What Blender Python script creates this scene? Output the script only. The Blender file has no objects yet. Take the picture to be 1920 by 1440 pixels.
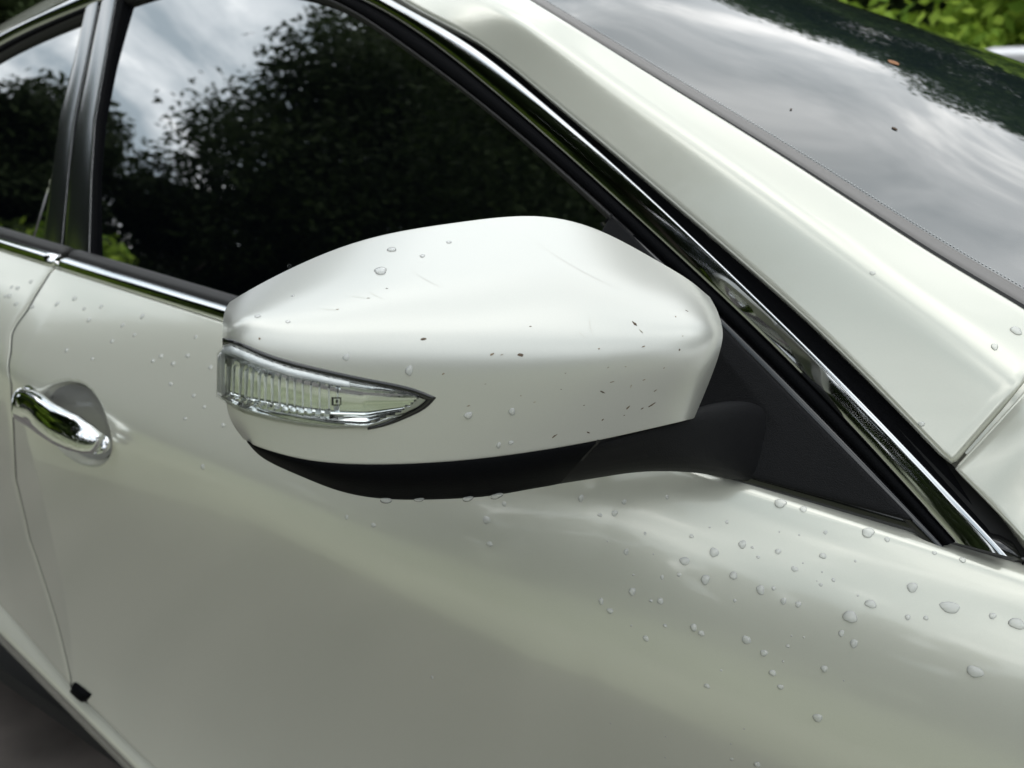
import bpy, bmesh, math, random
import numpy as np
from mathutils import Vector
from mathutils.bvhtree import BVHTree

random.seed(7)
rng = np.random.default_rng(11)
SC = bpy.context.scene
COL = SC.collection

# ------------------------------------------------------------------ camera
# X = forward along the car, Y = into the car (away from the viewer), Z = up, metres
CAM = np.array([-0.0738, -0.5018, 1.1324])
FPX = 1399.35                      # focal length in pixels of a 1920 px wide frame
_y, _p, _r = 0.50832, 0.29564, 0.07045
_f = np.array([-math.sin(_y) * math.cos(_p), math.cos(_y) * math.cos(_p), -math.sin(_p)])
_rt = np.array([math.cos(_y), math.sin(_y), 0.0])
_u = np.cross(_rt, _f)
RGT = _rt * math.cos(_r) + _u * math.sin(_r)
UPV = -_rt * math.sin(_r) + _u * math.cos(_r)
FWD = _f
cam = bpy.data.cameras.new('camera')
cam.sensor_width = 36.0
cam.lens = FPX / 1920 * 36.0
cam.clip_start = 0.01
cam.clip_end = 600
cam.dof.use_dof = True
cam.dof.focus_distance = 0.45
cam.dof.aperture_fstop = 8.0
cam.dof.aperture_blades = 0
cob = bpy.data.objects.new('camera', cam)
COL.objects.link(cob)
from mathutils import Matrix
cob.matrix_world = Matrix(((RGT[0], UPV[0], -FWD[0], CAM[0]),
                           (RGT[1], UPV[1], -FWD[1], CAM[1]),
                           (RGT[2], UPV[2], -FWD[2], CAM[2]), (0, 0, 0, 1)))
SC.camera = cob

# ------------------------------------------------------------------ sky and sun
SUN_EL, SUN_AZ = math.radians(62), math.radians(80)      # azimuth measured from +X towards +Y
world = bpy.data.worlds.new('World')
SC.world = world
world.use_nodes = True
nt = world.node_tree
N, L = nt.nodes, nt.links
N.clear()
out = N.new('ShaderNodeOutputWorld')
bg = N.new('ShaderNodeBackground')
bg.inputs['Strength'].default_value = 0.15
L.new(bg.outputs[0], out.inputs[0])
sky = N.new('ShaderNodeTexSky')
sky.sky_type = 'NISHITA'
sky.sun_disc = False
sky.sun_elevation = SUN_EL
sky.sun_rotation = math.radians(90) - SUN_AZ
sky.air_density = 1.0
sky.dust_density = 2.0
tc = N.new('ShaderNodeTexCoord')
sep = N.new('ShaderNodeSeparateXYZ')
L.new(tc.outputs['Generated'], sep.inputs[0])
zc = N.new('ShaderNodeMath'); zc.operation = 'MAXIMUM'; zc.inputs[1].default_value = 0.0
L.new(sep.outputs['Z'], zc.inputs[0])
za = N.new('ShaderNodeMath'); za.operation = 'ADD'; za.inputs[1].default_value = 0.28
L.new(zc.outputs[0], za.inputs[0])
dv = N.new('ShaderNodeVectorMath'); dv.operation = 'DIVIDE'
cmb = N.new('ShaderNodeCombineXYZ')
for k in range(3):
    L.new(za.outputs[0], cmb.inputs[k])
L.new(tc.outputs['Generated'], dv.inputs[0]); L.new(cmb.outputs[0], dv.inputs[1])
n1 = N.new('ShaderNodeTexNoise')
n1.inputs['Scale'].default_value = 3.0
n1.inputs['Detail'].default_value = 7
n1.inputs['Roughness'].default_value = 0.55
n1.inputs['Distortion'].default_value = 0.5
L.new(dv.outputs[0], n1.inputs['Vector'])
cr = N.new('ShaderNodeValToRGB')
cr.color_ramp.elements[0].position = 0.38
cr.color_ramp.elements[0].color = (4.4, 5.2, 5.7, 1)
cr.color_ramp.elements[1].position = 0.66
cr.color_ramp.elements[1].color = (22, 22, 21.5, 1)
e = cr.color_ramp.elements.new(0.52); e.color = (9.4, 10.0, 10.3, 1)
L.new(n1.outputs['Fac'], cr.inputs[0])
mx = N.new('ShaderNodeMix'); mx.data_type = 'RGBA'
mx.inputs['Factor'].default_value = 0.9
L.new(sky.outputs[0], mx.inputs['A']); L.new(cr.outputs[0], mx.inputs['B'])
# an overcast sky is brighter overhead than at the horizon
gz = N.new('ShaderNodeMath'); gz.operation = 'MULTIPLY_ADD'
gz.inputs[1].default_value = 0.14; gz.inputs[2].default_value = 0.82
L.new(zc.outputs[0], gz.inputs[0])
gs = N.new('ShaderNodeVectorMath'); gs.operation = 'SCALE'
L.new(mx.outputs['Result'], gs.inputs[0]); L.new(gz.outputs[0], gs.inputs['Scale'])
L.new(gs.outputs[0], bg.inputs['Color'])

sun = bpy.data.lights.new('sun', 'SUN')
sun.energy = 0.5
sun.angle = math.radians(100)
sun.color = (1.0, 0.96, 0.9)
sob = bpy.data.objects.new('sun', sun)
COL.objects.link(sob)
sd = Vector((math.cos(SUN_EL) * math.cos(SUN_AZ), math.cos(SUN_EL) * math.sin(SUN_AZ), math.sin(SUN_EL)))
sob.rotation_euler = sd.to_track_quat('Z', 'Y').to_euler()
sob.location = (0, 0, 20)

SC.view_settings.view_transform = 'Standard'
SC.view_settings.look = 'None'
SC.view_settings.exposure = 0.35
SC.view_settings.gamma = 1.0
SC.view_settings.use_curve_mapping = False


# ------------------------------------------------------------------ materials
def new_mat(name):
    m = bpy.data.materials.new(name)
    m.use_nodes = True
    return m, m.node_tree, m.node_tree.nodes['Principled BSDF']


def simple(name, col, rough=0.5, metal=0.0, coat=0.0, ior=1.5, bump=0.0, bscale=400.0, coat_rough=0.03, var=0.0, vscale=3.0):
    m, t, b = new_mat(name)
    b.inputs['Base Color'].default_value = (*col, 1)
    b.inputs['Roughness'].default_value = rough
    b.inputs['Metallic'].default_value = metal
    b.inputs['IOR'].default_value = ior
    b.inputs['Coat Weight'].default_value = coat
    b.inputs['Coat Roughness'].default_value = coat_rough
    tcn = t.nodes.new('ShaderNodeTexCoord')
    if bump:
        nz = t.nodes.new('ShaderNodeTexNoise'); nz.inputs['Scale'].default_value = bscale
        nz.inputs['Detail'].default_value = 3
        bp = t.nodes.new('ShaderNodeBump'); bp.inputs['Strength'].default_value = bump
        bp.inputs['Distance'].default_value = 0.001
        t.links.new(tcn.outputs['Object'], nz.inputs['Vector'])
        t.links.new(nz.outputs['Fac'], bp.inputs['Height'])
        t.links.new(bp.outputs[0], b.inputs['Normal'])
    if var:
        nz = t.nodes.new('ShaderNodeTexNoise'); nz.inputs['Scale'].default_value = vscale
        nz.inputs['Detail'].default_value = 6
        mr = t.nodes.new('ShaderNodeMapRange')
        mr.inputs['From Min'].default_value = 0.3; mr.inputs['From Max'].default_value = 0.7
        mr.inputs['To Min'].default_value = 1 - var; mr.inputs['To Max'].default_value = 1 + var
        vm = t.nodes.new('ShaderNodeVectorMath'); vm.operation = 'SCALE'
        vm.inputs[0].default_value = col
        t.links.new(tcn.outputs['Object'], nz.inputs['Vector'])
        t.links.new(nz.outputs['Fac'], mr.inputs['Value'])
        t.links.new(mr.outputs[0], vm.inputs['Scale'])
        t.links.new(vm.outputs[0], b.inputs['Base Color'])
    return m


def paint(name, col, rough, metal, coat_rough, dust=0.05):
    """pearl white: flaky base, clear coat, a little dust that dulls the coat in patches"""
    m, t, b = new_mat(name)
    b.inputs['Base Color'].default_value = (*col, 1)
    b.inputs['Metallic'].default_value = metal
    b.inputs['Coat Weight'].default_value = 1.0
    b.inputs['Coat IOR'].default_value = 1.5
    tcn = t.nodes.new('ShaderNodeTexCoord')
    nz = t.nodes.new('ShaderNodeTexNoise'); nz.inputs['Scale'].default_value = 9; nz.inputs['Detail'].default_value = 8
    nz.inputs['Roughness'].default_value = 0.65
    t.links.new(tcn.outputs['Object'], nz.inputs['Vector'])
    mr = t.nodes.new('ShaderNodeMapRange')
    mr.inputs['From Min'].default_value = 0.35; mr.inputs['From Max'].default_value = 0.7
    mr.inputs['To Min'].default_value = coat_rough; mr.inputs['To Max'].default_value = coat_rough + dust
    t.links.new(nz.outputs['Fac'], mr.inputs['Value'])
    t.links.new(mr.outputs[0], b.inputs['Coat Roughness'])
    b.inputs['Roughness'].default_value = rough
    # metallic flakes: tiny brightness grain
    fl = t.nodes.new('ShaderNodeTexNoise'); fl.inputs['Scale'].default_value = 1500; fl.inputs['Detail'].default_value = 1
    t.links.new(tcn.outputs['Object'], fl.inputs['Vector'])
    m2 = t.nodes.new('ShaderNodeMapRange')
    m2.inputs['From Min'].default_value = 0.3; m2.inputs['From Max'].default_value = 0.7
    m2.inputs['To Min'].default_value = 0.985; m2.inputs['To Max'].default_value = 1.015
    t.links.new(fl.outputs['Fac'], m2.inputs['Value'])
    vm = t.nodes.new('ShaderNodeVectorMath'); vm.operation = 'SCALE'; vm.inputs[0].default_value = col
    t.links.new(m2.outputs[0], vm.inputs['Scale'])
    t.links.new(vm.outputs[0], b.inputs['Base Color'])
    return m


M_PAINT = paint('pearl_paint', (0.615, 0.612, 0.535), 0.22, 0.33, 0.015)
M_MPAINT = paint('mirror_paint', (0.555, 0.555, 0.515), 0.36, 0.42, 0.22)
M_CHROME = simple('chrome', (0.80, 0.81, 0.82), 0.03, 1.0)
M_DCHROME = simple('window_chrome', (0.55, 0.56, 0.57), 0.06, 1.0)
M_BLACK = simple('black_plastic', (0.0035, 0.0037, 0.0045), 0.6, ior=1.12, bump=0.35, bscale=900)
M_SAIL = simple('grained_plastic', (0.008, 0.008, 0.009), 0.55, ior=1.22, bump=0.6, bscale=1400)
M_GLOSSBLK = simple('gloss_black', (0.006, 0.006, 0.007), 0.12, coat=0.5)
M_PILLAR = simple('satin_black_trim', (0.010, 0.011, 0.012), 0.14, ior=4.5)
M_RUBBER = simple('rubber', (0.020, 0.019, 0.019), 0.55)
M_MOULD = simple('windscreen_rubber', (0.20, 0.188, 0.18), 0.5)
M_DARK = simple('shadow_gap', (0.006, 0.006, 0.006), 0.8)
M_GREY = simple('cup_lining', (0.27, 0.27, 0.255), 0.4, coat=0.5)
M_GLASS = simple('tinted_glass', (0.0015, 0.002, 0.003), 0.0, ior=5.5)
M_SCREEN = simple('windscreen_glass', (0.010, 0.016, 0.017), 0.0, ior=2.5)
M_REFL = simple('signal_reflector', (0.86, 0.87, 0.87), 0.09, 1.0)
M_RIB = simple('signal_flute', (0.90, 0.91, 0.90), 0.25, 0.1)
M_GLINT = simple('signal_glint_rim', (0.86, 0.86, 0.87), 0.25, 0.1, coat=0.6, bump=0.5, bscale=500)  # white that stands in for sky caught along the lens edge
M_DIRT2 = simple('pale_dirt', (0.36, 0.33, 0.27), 0.9, var=0.4, vscale=500)
M_DIRT3 = simple('brown_dirt', (0.19, 0.135, 0.085), 0.9, var=0.5, vscale=500)
M_DIRT = simple('dried_dirt', (0.10, 0.068, 0.045), 0.9, var=0.5, vscale=400)
M_GRIT = simple('frit_dots', (0.35, 0.36, 0.36), 0.5)


def clear_mat(name, ior, tint=(1, 1, 1)):
    m, t, b = new_mat(name)
    b.inputs['Base Color'].default_value = (*tint, 1)
    b.inputs['Roughness'].default_value = 0.0
    b.inputs['IOR'].default_value = ior
    b.inputs['Transmission Weight'].default_value = 1.0
    return m


M_WATER = clear_mat('water', 1.33)
_t = M_WATER.node_tree
_tr = _t.nodes.new('ShaderNodeBsdfTransparent'); _tr.inputs[0].default_value = (0.99, 0.99, 0.99, 1)
_df = _t.nodes.new('ShaderNodeBsdfDiffuse'); _df.inputs[0].default_value = (0.93, 0.94, 0.94, 1)
_gl = _t.nodes.new('ShaderNodeBsdfGlossy'); _gl.inputs['Roughness'].default_value = 0.03
_fr = _t.nodes.new('ShaderNodeFresnel'); _fr.inputs[0].default_value = 1.33
_ms = _t.nodes.new('ShaderNodeMixShader'); _mb = _t.nodes.new('ShaderNodeMixShader'); _ma = _t.nodes.new('ShaderNodeMixShader')
_ms.inputs[0].default_value = 0.15                       # a little true refraction
_t.links.new(_tr.outputs[0], _ms.inputs[1]); _t.links.new(_t.nodes['Principled BSDF'].outputs[0], _ms.inputs[2])
_mb.inputs[0].default_value = 0.28                       # white diffuse standing in for light gathered inside the bead
_t.links.new(_ms.outputs[0], _mb.inputs[1]); _t.links.new(_df.outputs[0], _mb.inputs[2])
_t.links.new(_fr.outputs[0], _ma.inputs[0]); _t.links.new(_mb.outputs[0], _ma.inputs[1]); _t.links.new(_gl.outputs[0], _ma.inputs[2])
_t.links.new(_ma.outputs[0], _t.nodes['Material Output'].inputs['Surface'])


def thin_clear(name):
    m = bpy.data.materials.new(name); m.use_nodes = True
    t = m.node_tree; t.nodes.clear()
    o = t.nodes.new('ShaderNodeOutputMaterial')
    mixs = t.nodes.new('ShaderNodeMixShader')
    tr = t.nodes.new('ShaderNodeBsdfTransparent'); tr.inputs[0].default_value = (0.93, 0.95, 0.94, 1)
    gl = t.nodes.new('ShaderNodeBsdfGlossy'); gl.inputs['Roughness'].default_value = 0.02
    fr = t.nodes.new('ShaderNodeFresnel'); fr.inputs[0].default_value = 1.45
    t.links.new(fr.outputs[0], mixs.inputs[0]); t.links.new(tr.outputs[0], mixs.inputs[1])
    t.links.new(gl.outputs[0], mixs.inputs[2]); t.links.new(mixs.outputs[0], o.inputs[0])
    return m


M_LENS = thin_clear('signal_lens')


def leaf_mat(name, c1, c2):
    m = bpy.data.materials.new(name); m.use_nodes = True
    t = m.node_tree; t.nodes.clear()
    o = t.nodes.new('ShaderNodeOutputMaterial')
    g = t.nodes.new('ShaderNodeNewGeometry')
    r = t.nodes.new('ShaderNodeValToRGB')
    r.color_ramp.elements[0].color = (*c1, 1); r.color_ramp.elements[1].color = (*c2, 1)
    t.links.new(g.outputs['Random Per Island'], r.inputs[0])
    d = t.nodes.new('ShaderNodeBsdfPrincipled'); d.inputs['Roughness'].default_value = 0.7; d.inputs['Specular IOR Level'].default_value = 0.15
    tl = t.nodes.new('ShaderNodeBsdfTranslucent')
    mixs = t.nodes.new('ShaderNodeMixShader'); mixs.inputs[0].default_value = 0.3
    t.links.new(r.outputs[0], d.inputs['Base Color']); t.links.new(r.outputs[0], tl.inputs[0])
    t.links.new(d.outputs[0], mixs.inputs[1]); t.links.new(tl.outputs[0], mixs.inputs[2])
    t.links.new(mixs.outputs[0], o.inputs[0])
    return m


M_LEAF_DARK = leaf_mat('leaf_dark', (0.022, 0.034, 0.012), (0.042, 0.064, 0.02))
M_LEAF_BRIGHT = leaf_mat('leaf_bright', (0.12, 0.22, 0.025), (0.34, 0.46, 0.06))
M_LEAF_MID = leaf_mat('leaf_mid', (0.026, 0.042, 0.012), (0.055, 0.08, 0.022))
M_LEAF_FAR = leaf_mat('leaf_far', (0.045, 0.078, 0.018), (0.105, 0.155, 0.04))
M_BARK = simple('bark', (0.07, 0.055, 0.042), 0.9, bump=0.8, bscale=20, var=0.3, vscale=6)


# ------------------------------------------------------------------ object helpers
def link(name, me, mat=None, parent=None):
    o = bpy.data.objects.new(name, me)
    COL.objects.link(o)
    if mat is not None and me is not None and len(me.materials) == 0:
        me.materials.append(mat)
    if parent is not None:
        o.parent = parent
    return o


def raw(name, verts, faces, mat, parent=None, smooth=True):
    me = bpy.data.meshes.new(name)
    me.from_pydata([tuple(map(float, v)) for v in verts], [], [tuple(map(int, f)) for f in faces])
    me.update()
    if smooth:
        me.polygons.foreach_set('use_smooth', [True] * len(me.polygons))
    return link(name, me, mat, parent)


def tag(o, label=None, cat=None, group=None, kind=None):
    if label: o['label'] = label
    if cat: o['category'] = cat
    if group: o['group'] = group
    if kind: o['kind'] = kind
    return o


def empty(name, loc=(0, 0, 0)):
    o = bpy.data.objects.new(name, None)
    COL.objects.link(o)
    o.location = loc
    o.empty_display_size = 0.1
    return o


def ray(x, y):
    return FWD + RGT * ((x - 960) / FPX) + UPV * ((720 - y) / FPX)


def at_depth(x, y, t):
    return CAM + ray(x, y) * t


def at_y(x, y, Y):
    d = ray(x, y)
    return CAM + d * ((Y - CAM[1]) / d[1])


def to_px(P):
    q = np.asarray(P) - CAM
    z = q @ FWD
    return np.stack([960 + FPX * (q @ RGT) / z, 720 - FPX * (q @ UPV) / z, z], -1)


def unit(v):
    v = np.asarray(v, float)
    return v / (np.linalg.norm(v, axis=-1, keepdims=True) + 1e-12)


def spline(pts, n, u=None):
    """natural cubic spline through pts (chord-length parameter), sampled at n places"""
    p = np.asarray(pts, float)
    k = len(p)
    if u is None:
        d = np.sqrt(np.linalg.norm(np.diff(p, axis=0), axis=1)) ** 1.6
        u = np.concatenate([[0], np.cumsum(d)]); u = u / u[-1]
    t = np.linspace(0, 1, n) if np.isscalar(n) else np.asarray(n)
    return nat(u, p, t)


def nat(u, p, t):
    k = len(u)
    h = np.diff(u)
    A = np.zeros((k, k)); B = np.zeros_like(p)
    A[0, 0] = A[-1, -1] = 1
    for i in range(1, k - 1):
        A[i, i - 1] = h[i - 1]; A[i, i] = 2 * (h[i - 1] + h[i]); A[i, i + 1] = h[i]
        B[i] = 6 * ((p[i + 1] - p[i]) / h[i] - (p[i] - p[i - 1]) / h[i - 1])
    m = np.linalg.solve(A, B)
    j = np.clip(np.searchsorted(u, t) - 1, 0, k - 2)
    a = ((u[j + 1] - t))[:, None]; b = ((t - u[j]))[:, None]; H = h[j][:, None]
    return (m[j] * a ** 3 + m[j + 1] * b ** 3) / (6 * H) + (p[j] / H - m[j] * H / 6) * a + (p[j + 1] / H - m[j + 1] * H / 6) * b


def polyline(pts, n):
    p = np.asarray(pts, float)
    d = np.concatenate([[0], np.cumsum(np.linalg.norm(np.diff(p, axis=0), axis=1))])
    t = np.linspace(0, d[-1], n) if np.isscalar(n) else np.asarray(n) * d[-1]
    return np.stack([np.interp(t, d, p[:, k]) for k in range(p.shape[1])], 1)


def grid_normals(P):
    du = np.gradient(P, axis=0); dv_ = np.gradient(P, axis=1)
    return unit(np.cross(du, dv_))


def panel(name, P, mat, parent, facing, rim=0.0015, depth=0.010, smooth=True, drop=None):
    """sheet panel from a grid of points, its edges rolled over and turned in"""
    P = np.asarray(P, float)
    n, m, _ = P.shape
    nor = grid_normals(P)
    if np.mean(nor.reshape(-1, 3) @ unit(facing)) < 0:
        P = P[::-1]; nor = grid_normals(P)
        if drop is not None: drop = drop[::-1]
    verts = list(P.reshape(-1, 3))
    idx = np.arange(n * m).reshape(n, m)
    faces = []
    for i in range(n - 1):
        for j in range(m - 1):
            if drop is not None and drop[i, j]:
                continue
            faces.append((idx[i, j], idx[i + 1, j], idx[i + 1, j + 1], idx[i, j + 1]))
    if rim > 0:
        loop = [(i, 0) for i in range(n)] + [(n - 1, j) for j in range(1, m)] + \
               [(i, m - 1) for i in range(n - 2, -1, -1)] + [(0, j) for j in range(m - 2, 0, -1)]
        T = []
        for (i, j) in loop:
            t = np.zeros(3)
            if i == 0: t += unit(P[0, j] - P[1, j])
            if i == n - 1: t += unit(P[n - 1, j] - P[n - 2, j])
            if j == 0: t += unit(P[i, 0] - P[i, 1])
            if j == m - 1: t += unit(P[i, m - 1] - P[i, m - 2])
            T.append(unit(t))
        prev = [idx[i, j] for (i, j) in loop]
        rings = [(rim * math.sin(a), rim * (1 - math.cos(a))) for a in (0.5, 1.05, 1.57)] + [(rim, depth)]
        for (o_, d_) in rings:
            cur = []
            for q, (i, j) in enumerate(loop):
                verts.append(P[i, j] + T[q] * o_ - nor[i, j] * d_)
                cur.append(len(verts) - 1)
            for q in range(len(loop)):
                r_ = (q + 1) % len(loop)
                faces.append((prev[q], cur[q], cur[r_], prev[r_]))
            prev = cur
    return raw(name, verts, faces, mat, parent, smooth)


def bvh_of(P):
    n, m, _ = P.shape
    idx = np.arange(n * m).reshape(n, m)
    f = np.stack([idx[:-1, :-1], idx[1:, :-1], idx[1:, 1:], idx[:-1, 1:]], -1).reshape(-1, 4)
    return BVHTree.FromPolygons([tuple(v) for v in P.reshape(-1, 3)], f.tolist())


def cast(tree, x, y):
    d = Vector(ray(x, y)).normalized()
    h = tree.ray_cast(Vector(CAM), d)
    if h[0] is None:
        return None
    nn = h[1] if h[1].dot(d) < 0 else -h[1]
    return np.array(h[0]), np.array(nn)


def sweep(name, path, prof, axis_a, axis_b, mat, parent, closed=False, caps=True):
    """sweep a profile [(a, b)] along path, a and b measured along two fixed axes"""
    path = np.asarray(path, float); n = len(path); k = len(prof)
    A = np.asarray(axis_a, float); B = np.asarray(axis_b, float)
    if A.ndim == 1: A = np.tile(A, (n, 1))
    if B.ndim == 1: B = np.tile(B, (n, 1))
    verts, faces = [], []
    for i in range(n):
        for (a, b) in prof:
            verts.append(path[i] + A[i] * a + B[i] * b)
    for i in range(n - 1):
        for j in range(k if closed else k - 1):
            j2 = (j + 1) % k
            faces.append((i * k + j, (i + 1) * k + j, (i + 1) * k + j2, i * k + j2))
    if closed and caps:
        faces.append(tuple(range(k))); faces.append(tuple((n - 1) * k + j for j in range(k))[::-1])
    return raw(name, verts, faces, mat, parent)


# ------------------------------------------------------------------ ground
def sheet(name, x0, x1, y0, y1, z, mat, n=2):
    xs = np.linspace(x0, x1, n); ys = np.linspace(y0, y1, n)
    P = np.array([[(x, y, z) for y in ys] for x in xs])
    return panel(name, P, mat, None, (0, 0, 1), rim=0)


M_ROAD = simple('shade_toned_ground', (0.10, 0.086, 0.078), 0.6, bump=0.9, bscale=25, var=0.45, vscale=5)  # brown ground, with the car's shade put into its dark tone
M_VERGE = simple('grass_verge', (0.225, 0.24, 0.15), 0.9, bump=0.4, bscale=30, var=0.5, vscale=4)  # grass tone lifted so the out-of-frame ground lightens the lower door
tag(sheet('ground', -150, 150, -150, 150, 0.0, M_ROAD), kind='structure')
M_BOUNCE = simple('bounce_strip', (0.30, 0.302, 0.22), 0.7, bump=0.25, bscale=40, var=0.25, vscale=2.5)  # unseen pale strip, added so its bounce lightens the lower door
tag(sheet('bounce_lane', -60, 60, -1.75, -0.75, 0.004, M_BOUNCE), kind='structure')
tag(sheet('grass_verge', -60, 60, -40, -1.75, 0.004, M_VERGE), kind='structure')
tag(sheet('grass_verge', -60, 60, 6.8, 60, 0.004, M_VERGE), kind='structure')


# ------------------------------------------------------------------ trees and bushes
def leaf_mesh(name, clumps, count, size, mat, seed):
    """thousands of small leaf quads scattered through the given clumps [(centre, radius)]"""
    r = np.random.default_rng(seed)
    c = np.array([q[0] for q in clumps], float); rad = np.array([q[1] for q in clumps], float)
    w = rad ** 2; w /= w.sum()
    k = r.choice(len(clumps), count, p=w)
    d = unit(r.normal(size=(count, 3)))
    rr = rad[k] * (0.35 + 0.65 * r.random(count) ** 0.5) * (1 + 0.12 * r.normal(size=count))
    pos = c[k] + d * rr[:, None] * np.array([1, 1, 0.75])
    nrm = unit(d * 0.6 + r.normal(size=(count, 3)) * 0.7 + np.array([0, 0, 0.5]))
    a = unit(np.cross(nrm, r.normal(size=(count, 3)))); b = np.cross(nrm, a)
    s = (size * (0.6 + 0.8 * r.random(count)))[:, None]
    V = np.stack([pos + a * s, pos + b * s * 0.45, pos - a * s, pos - b * s * 0.45], 1).reshape(-1, 3)
    me = bpy.data.meshes.new(name)
    me.vertices.add(len(V)); me.vertices.foreach_set('co', V.ravel())
    me.loops.add(len(V)); me.loops.foreach_set('vertex_index', np.arange(len(V), dtype=np.int32))
    me.polygons.add(count)
    me.polygons.foreach_set('loop_start', np.arange(0, len(V), 4, dtype=np.int32))
    me.polygons.foreach_set('loop_total', np.full(count, 4, dtype=np.int32))
    me.update(calc_edges=True)
    me.materials.append(mat)
    return me


def trunk_mesh(name, h, r0, limbs, seed):
    r = np.random.default_rng(seed)
    verts, faces = [], []

    def tube(pts, rads, k=8):
        base = len(verts)
        for i, p in enumerate(pts):
            for j in range(k):
                a = 2 * math.pi * j / k
                verts.append((p[0] + rads[i] * math.cos(a), p[1] + rads[i] * math.sin(a), p[2]))
        for i in range(len(pts) - 1):
            for j in range(k):
                j2 = (j + 1) % k
                faces.append((base + i * k + j, base + i * k + j2, base + (i + 1) * k + j2, base + (i + 1) * k + j))
    ts = np.linspace(0, 1, 8)
    sway = r.normal(size=2) * 0.05 * h
    pts = [np.array([sway[0] * t * t, sway[1] * t * t, h * t]) for t in ts]
    tube(pts, [r0 * (1.25 - 1.05 * t) if t > 0.05 else r0 * 1.5 for t in ts])
    for tip in limbs:
        t0 = r.uniform(0.35, 0.75)
        p0 = np.array([sway[0] * t0 * t0, sway[1] * t0 * t0, h * t0])
        tip = np.array(tip)
        q = [p0 + (tip - p0) * s + np.array([0, 0, -0.08 * h * s * (1 - s)]) for s in np.linspace(0, 1, 5)]
        tube(q, [r0 * 0.45 * (1 - 0.8 * s) for s in np.linspace(0, 1, 5)], 6)
    me = bpy.data.meshes.new(name)
    me.from_pydata([tuple(v) for v in verts], [], faces)
    me.polygons.foreach_set('use_smooth', [True] * len(me.polygons))
    me.materials.append(M_BARK)
    return me


def crown_clumps(rx, rz, zc, n, seed, lobes=0.33):
    r = np.random.default_rng(seed)
    out_ = []
    for i in range(n):
        d = unit(r.normal(size=3)); s = r.random() ** 0.45
        out_.append((np.array([d[0] * rx * s, d[1] * rx * s, zc + d[2] * rz * s]), rx * lobes * r.uniform(0.55, 1.1)))
    return out_


def make_tree(name, h, rx, rz, n, leaves, size, mat, seed, r0):
    cl = crown_clumps(rx, rz, h - rz, n, seed)
    return (trunk_mesh('trunk', h * 0.8, r0, [c for c, _ in cl[:9]], seed), leaf_mesh('crown', cl, leaves, size, mat, seed + 1))


def place(name, meshes, loc, rot, sc, label, cat, group=None):
    root = empty(name, loc)
    root.rotation_euler = (0, 0, rot)
    root.scale = (sc, sc, sc)
    for nm, me in zip(('trunk', 'crown'), meshes):
        if me is not None:
            link(nm, me, None, root)
    tag(root, label, cat, group)
    return root


T_BIG = make_tree('tree', 11.0, 3.8, 4.7, 70, 250000, 0.05, M_LEAF_DARK, 3, 0.22)
T_MID = make_tree('tree', 5.0, 2.0, 2.1, 26, 55000, 0.046, M_LEAF_DARK, 5, 0.12)
T_FAR = make_tree('tree', 11.5, 3.2, 4.9, 44, 60000, 0.06, M_LEAF_FAR, 8, 0.13)
B_BRI = (trunk_mesh('stem', 1.2, 0.05, [(0.4, 0.2, 1.3), (-0.4, 0.1, 1.2)], 2),
         leaf_mesh('foliage', crown_clumps(1.5, 1.25, 1.3, 30, 21, 0.30), 22000, 0.055, M_LEAF_BRIGHT, 22))
B_MID = (trunk_mesh('stem', 1.0, 0.05, [(0.4, 0.2, 1.1), (-0.4, 0.1, 1.0)], 4),
         leaf_mesh('foliage', crown_clumps(1.3, 0.95, 0.95, 24, 31, 0.32), 14000, 0.055, M_LEAF_MID, 32))


B_DARK = leaf_mesh('foliage', crown_clumps(2.9, 2.3, 2.3, 44, 51, 0.30), 55000, 0.055, M_LEAF_DARK, 52)


def polar(az, d):
    a = math.radians(az)
    return (CAM[0] + d * math.cos(a), CAM[1] + d * math.sin(a), 0)


place('tree', T_BIG, polar(-132, 9.6), 0.6, 1.22, 'tall dark tree mirrored in the front side window', 'tree')
k = 0
for az, d, s in ((-178, 15, 1.25), (-172, 14.5, 1.3), (-166, 14, 1.4), (-160.5, 13.5, 1.45), (-155.5, 13.5, 1.45), (-150, 13.0, 1.35), (-145, 11.5, 1.55), (-139, 12.5, 1.1),
                 (-128, 11.5, 0.95), (-117, 11, 0.80), (-104, 10.5, 0.74), (-91, 10, 0.75), (-78, 10.5, 0.74), (-64, 11, 0.8),
                 (-50, 12, 0.9), (-36, 13, 0.9), (-22, 15, 1.0), (-9, 17, 1.1)):
    place('tree', T_MID, polar(az, d), k * 1.3, s, 'dark leafy tree in the row mirrored in the side of the car', 'tree',
          'trees along the verge on the near side of the car')
    k += 1
for az, d, s in ((-172, 9.5, 1.5), (-165, 9.0, 1.55), (-158.5, 8.6, 1.6), (-152, 8.2, 1.5), (-146, 7.6, 1.3), (-134, 6.8, 0.9), (-120, 6.2, 0.75),
                 (-105, 5.8, 0.72), (-90, 5.6, 0.75), (-75, 5.8, 0.7), (-60, 6.4, 0.75), (-46, 7.2, 0.75), (-32, 8.5, 0.8), (-18, 10, 0.9)):
    place('bush', B_MID, polar(az, d), k * 2.1, s, 'low green bush in the hedge on the near side of the car', 'bush',
          'bushes of the roadside hedge on the near side')
    k += 1
for az, d, s in ((4, 20, 1.2), (16, 17, 1.1), (28, 15, 1.0), (39, 14, 1.05), (50, 13, 1.0), (61, 12.5, 1.0), (72, 12, 1.05), (83, 12, 0.95), (94, 12.5, 1.0), (104, 13, 0.95),
                 (114, 14, 0.95), (124, 14, 1.0), (135, 14, 0.95), (146, 15, 1.0), (156, 16, 1.0), (165, 15, 0.95), (173, 16, 1.0)):
    place('tree', T_FAR, polar(az, d), k * 0.9, s * 0.92, 'leafy tree beyond the far side of the white car', 'tree',
          'trees beyond the far side of the car')
    k += 1


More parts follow.
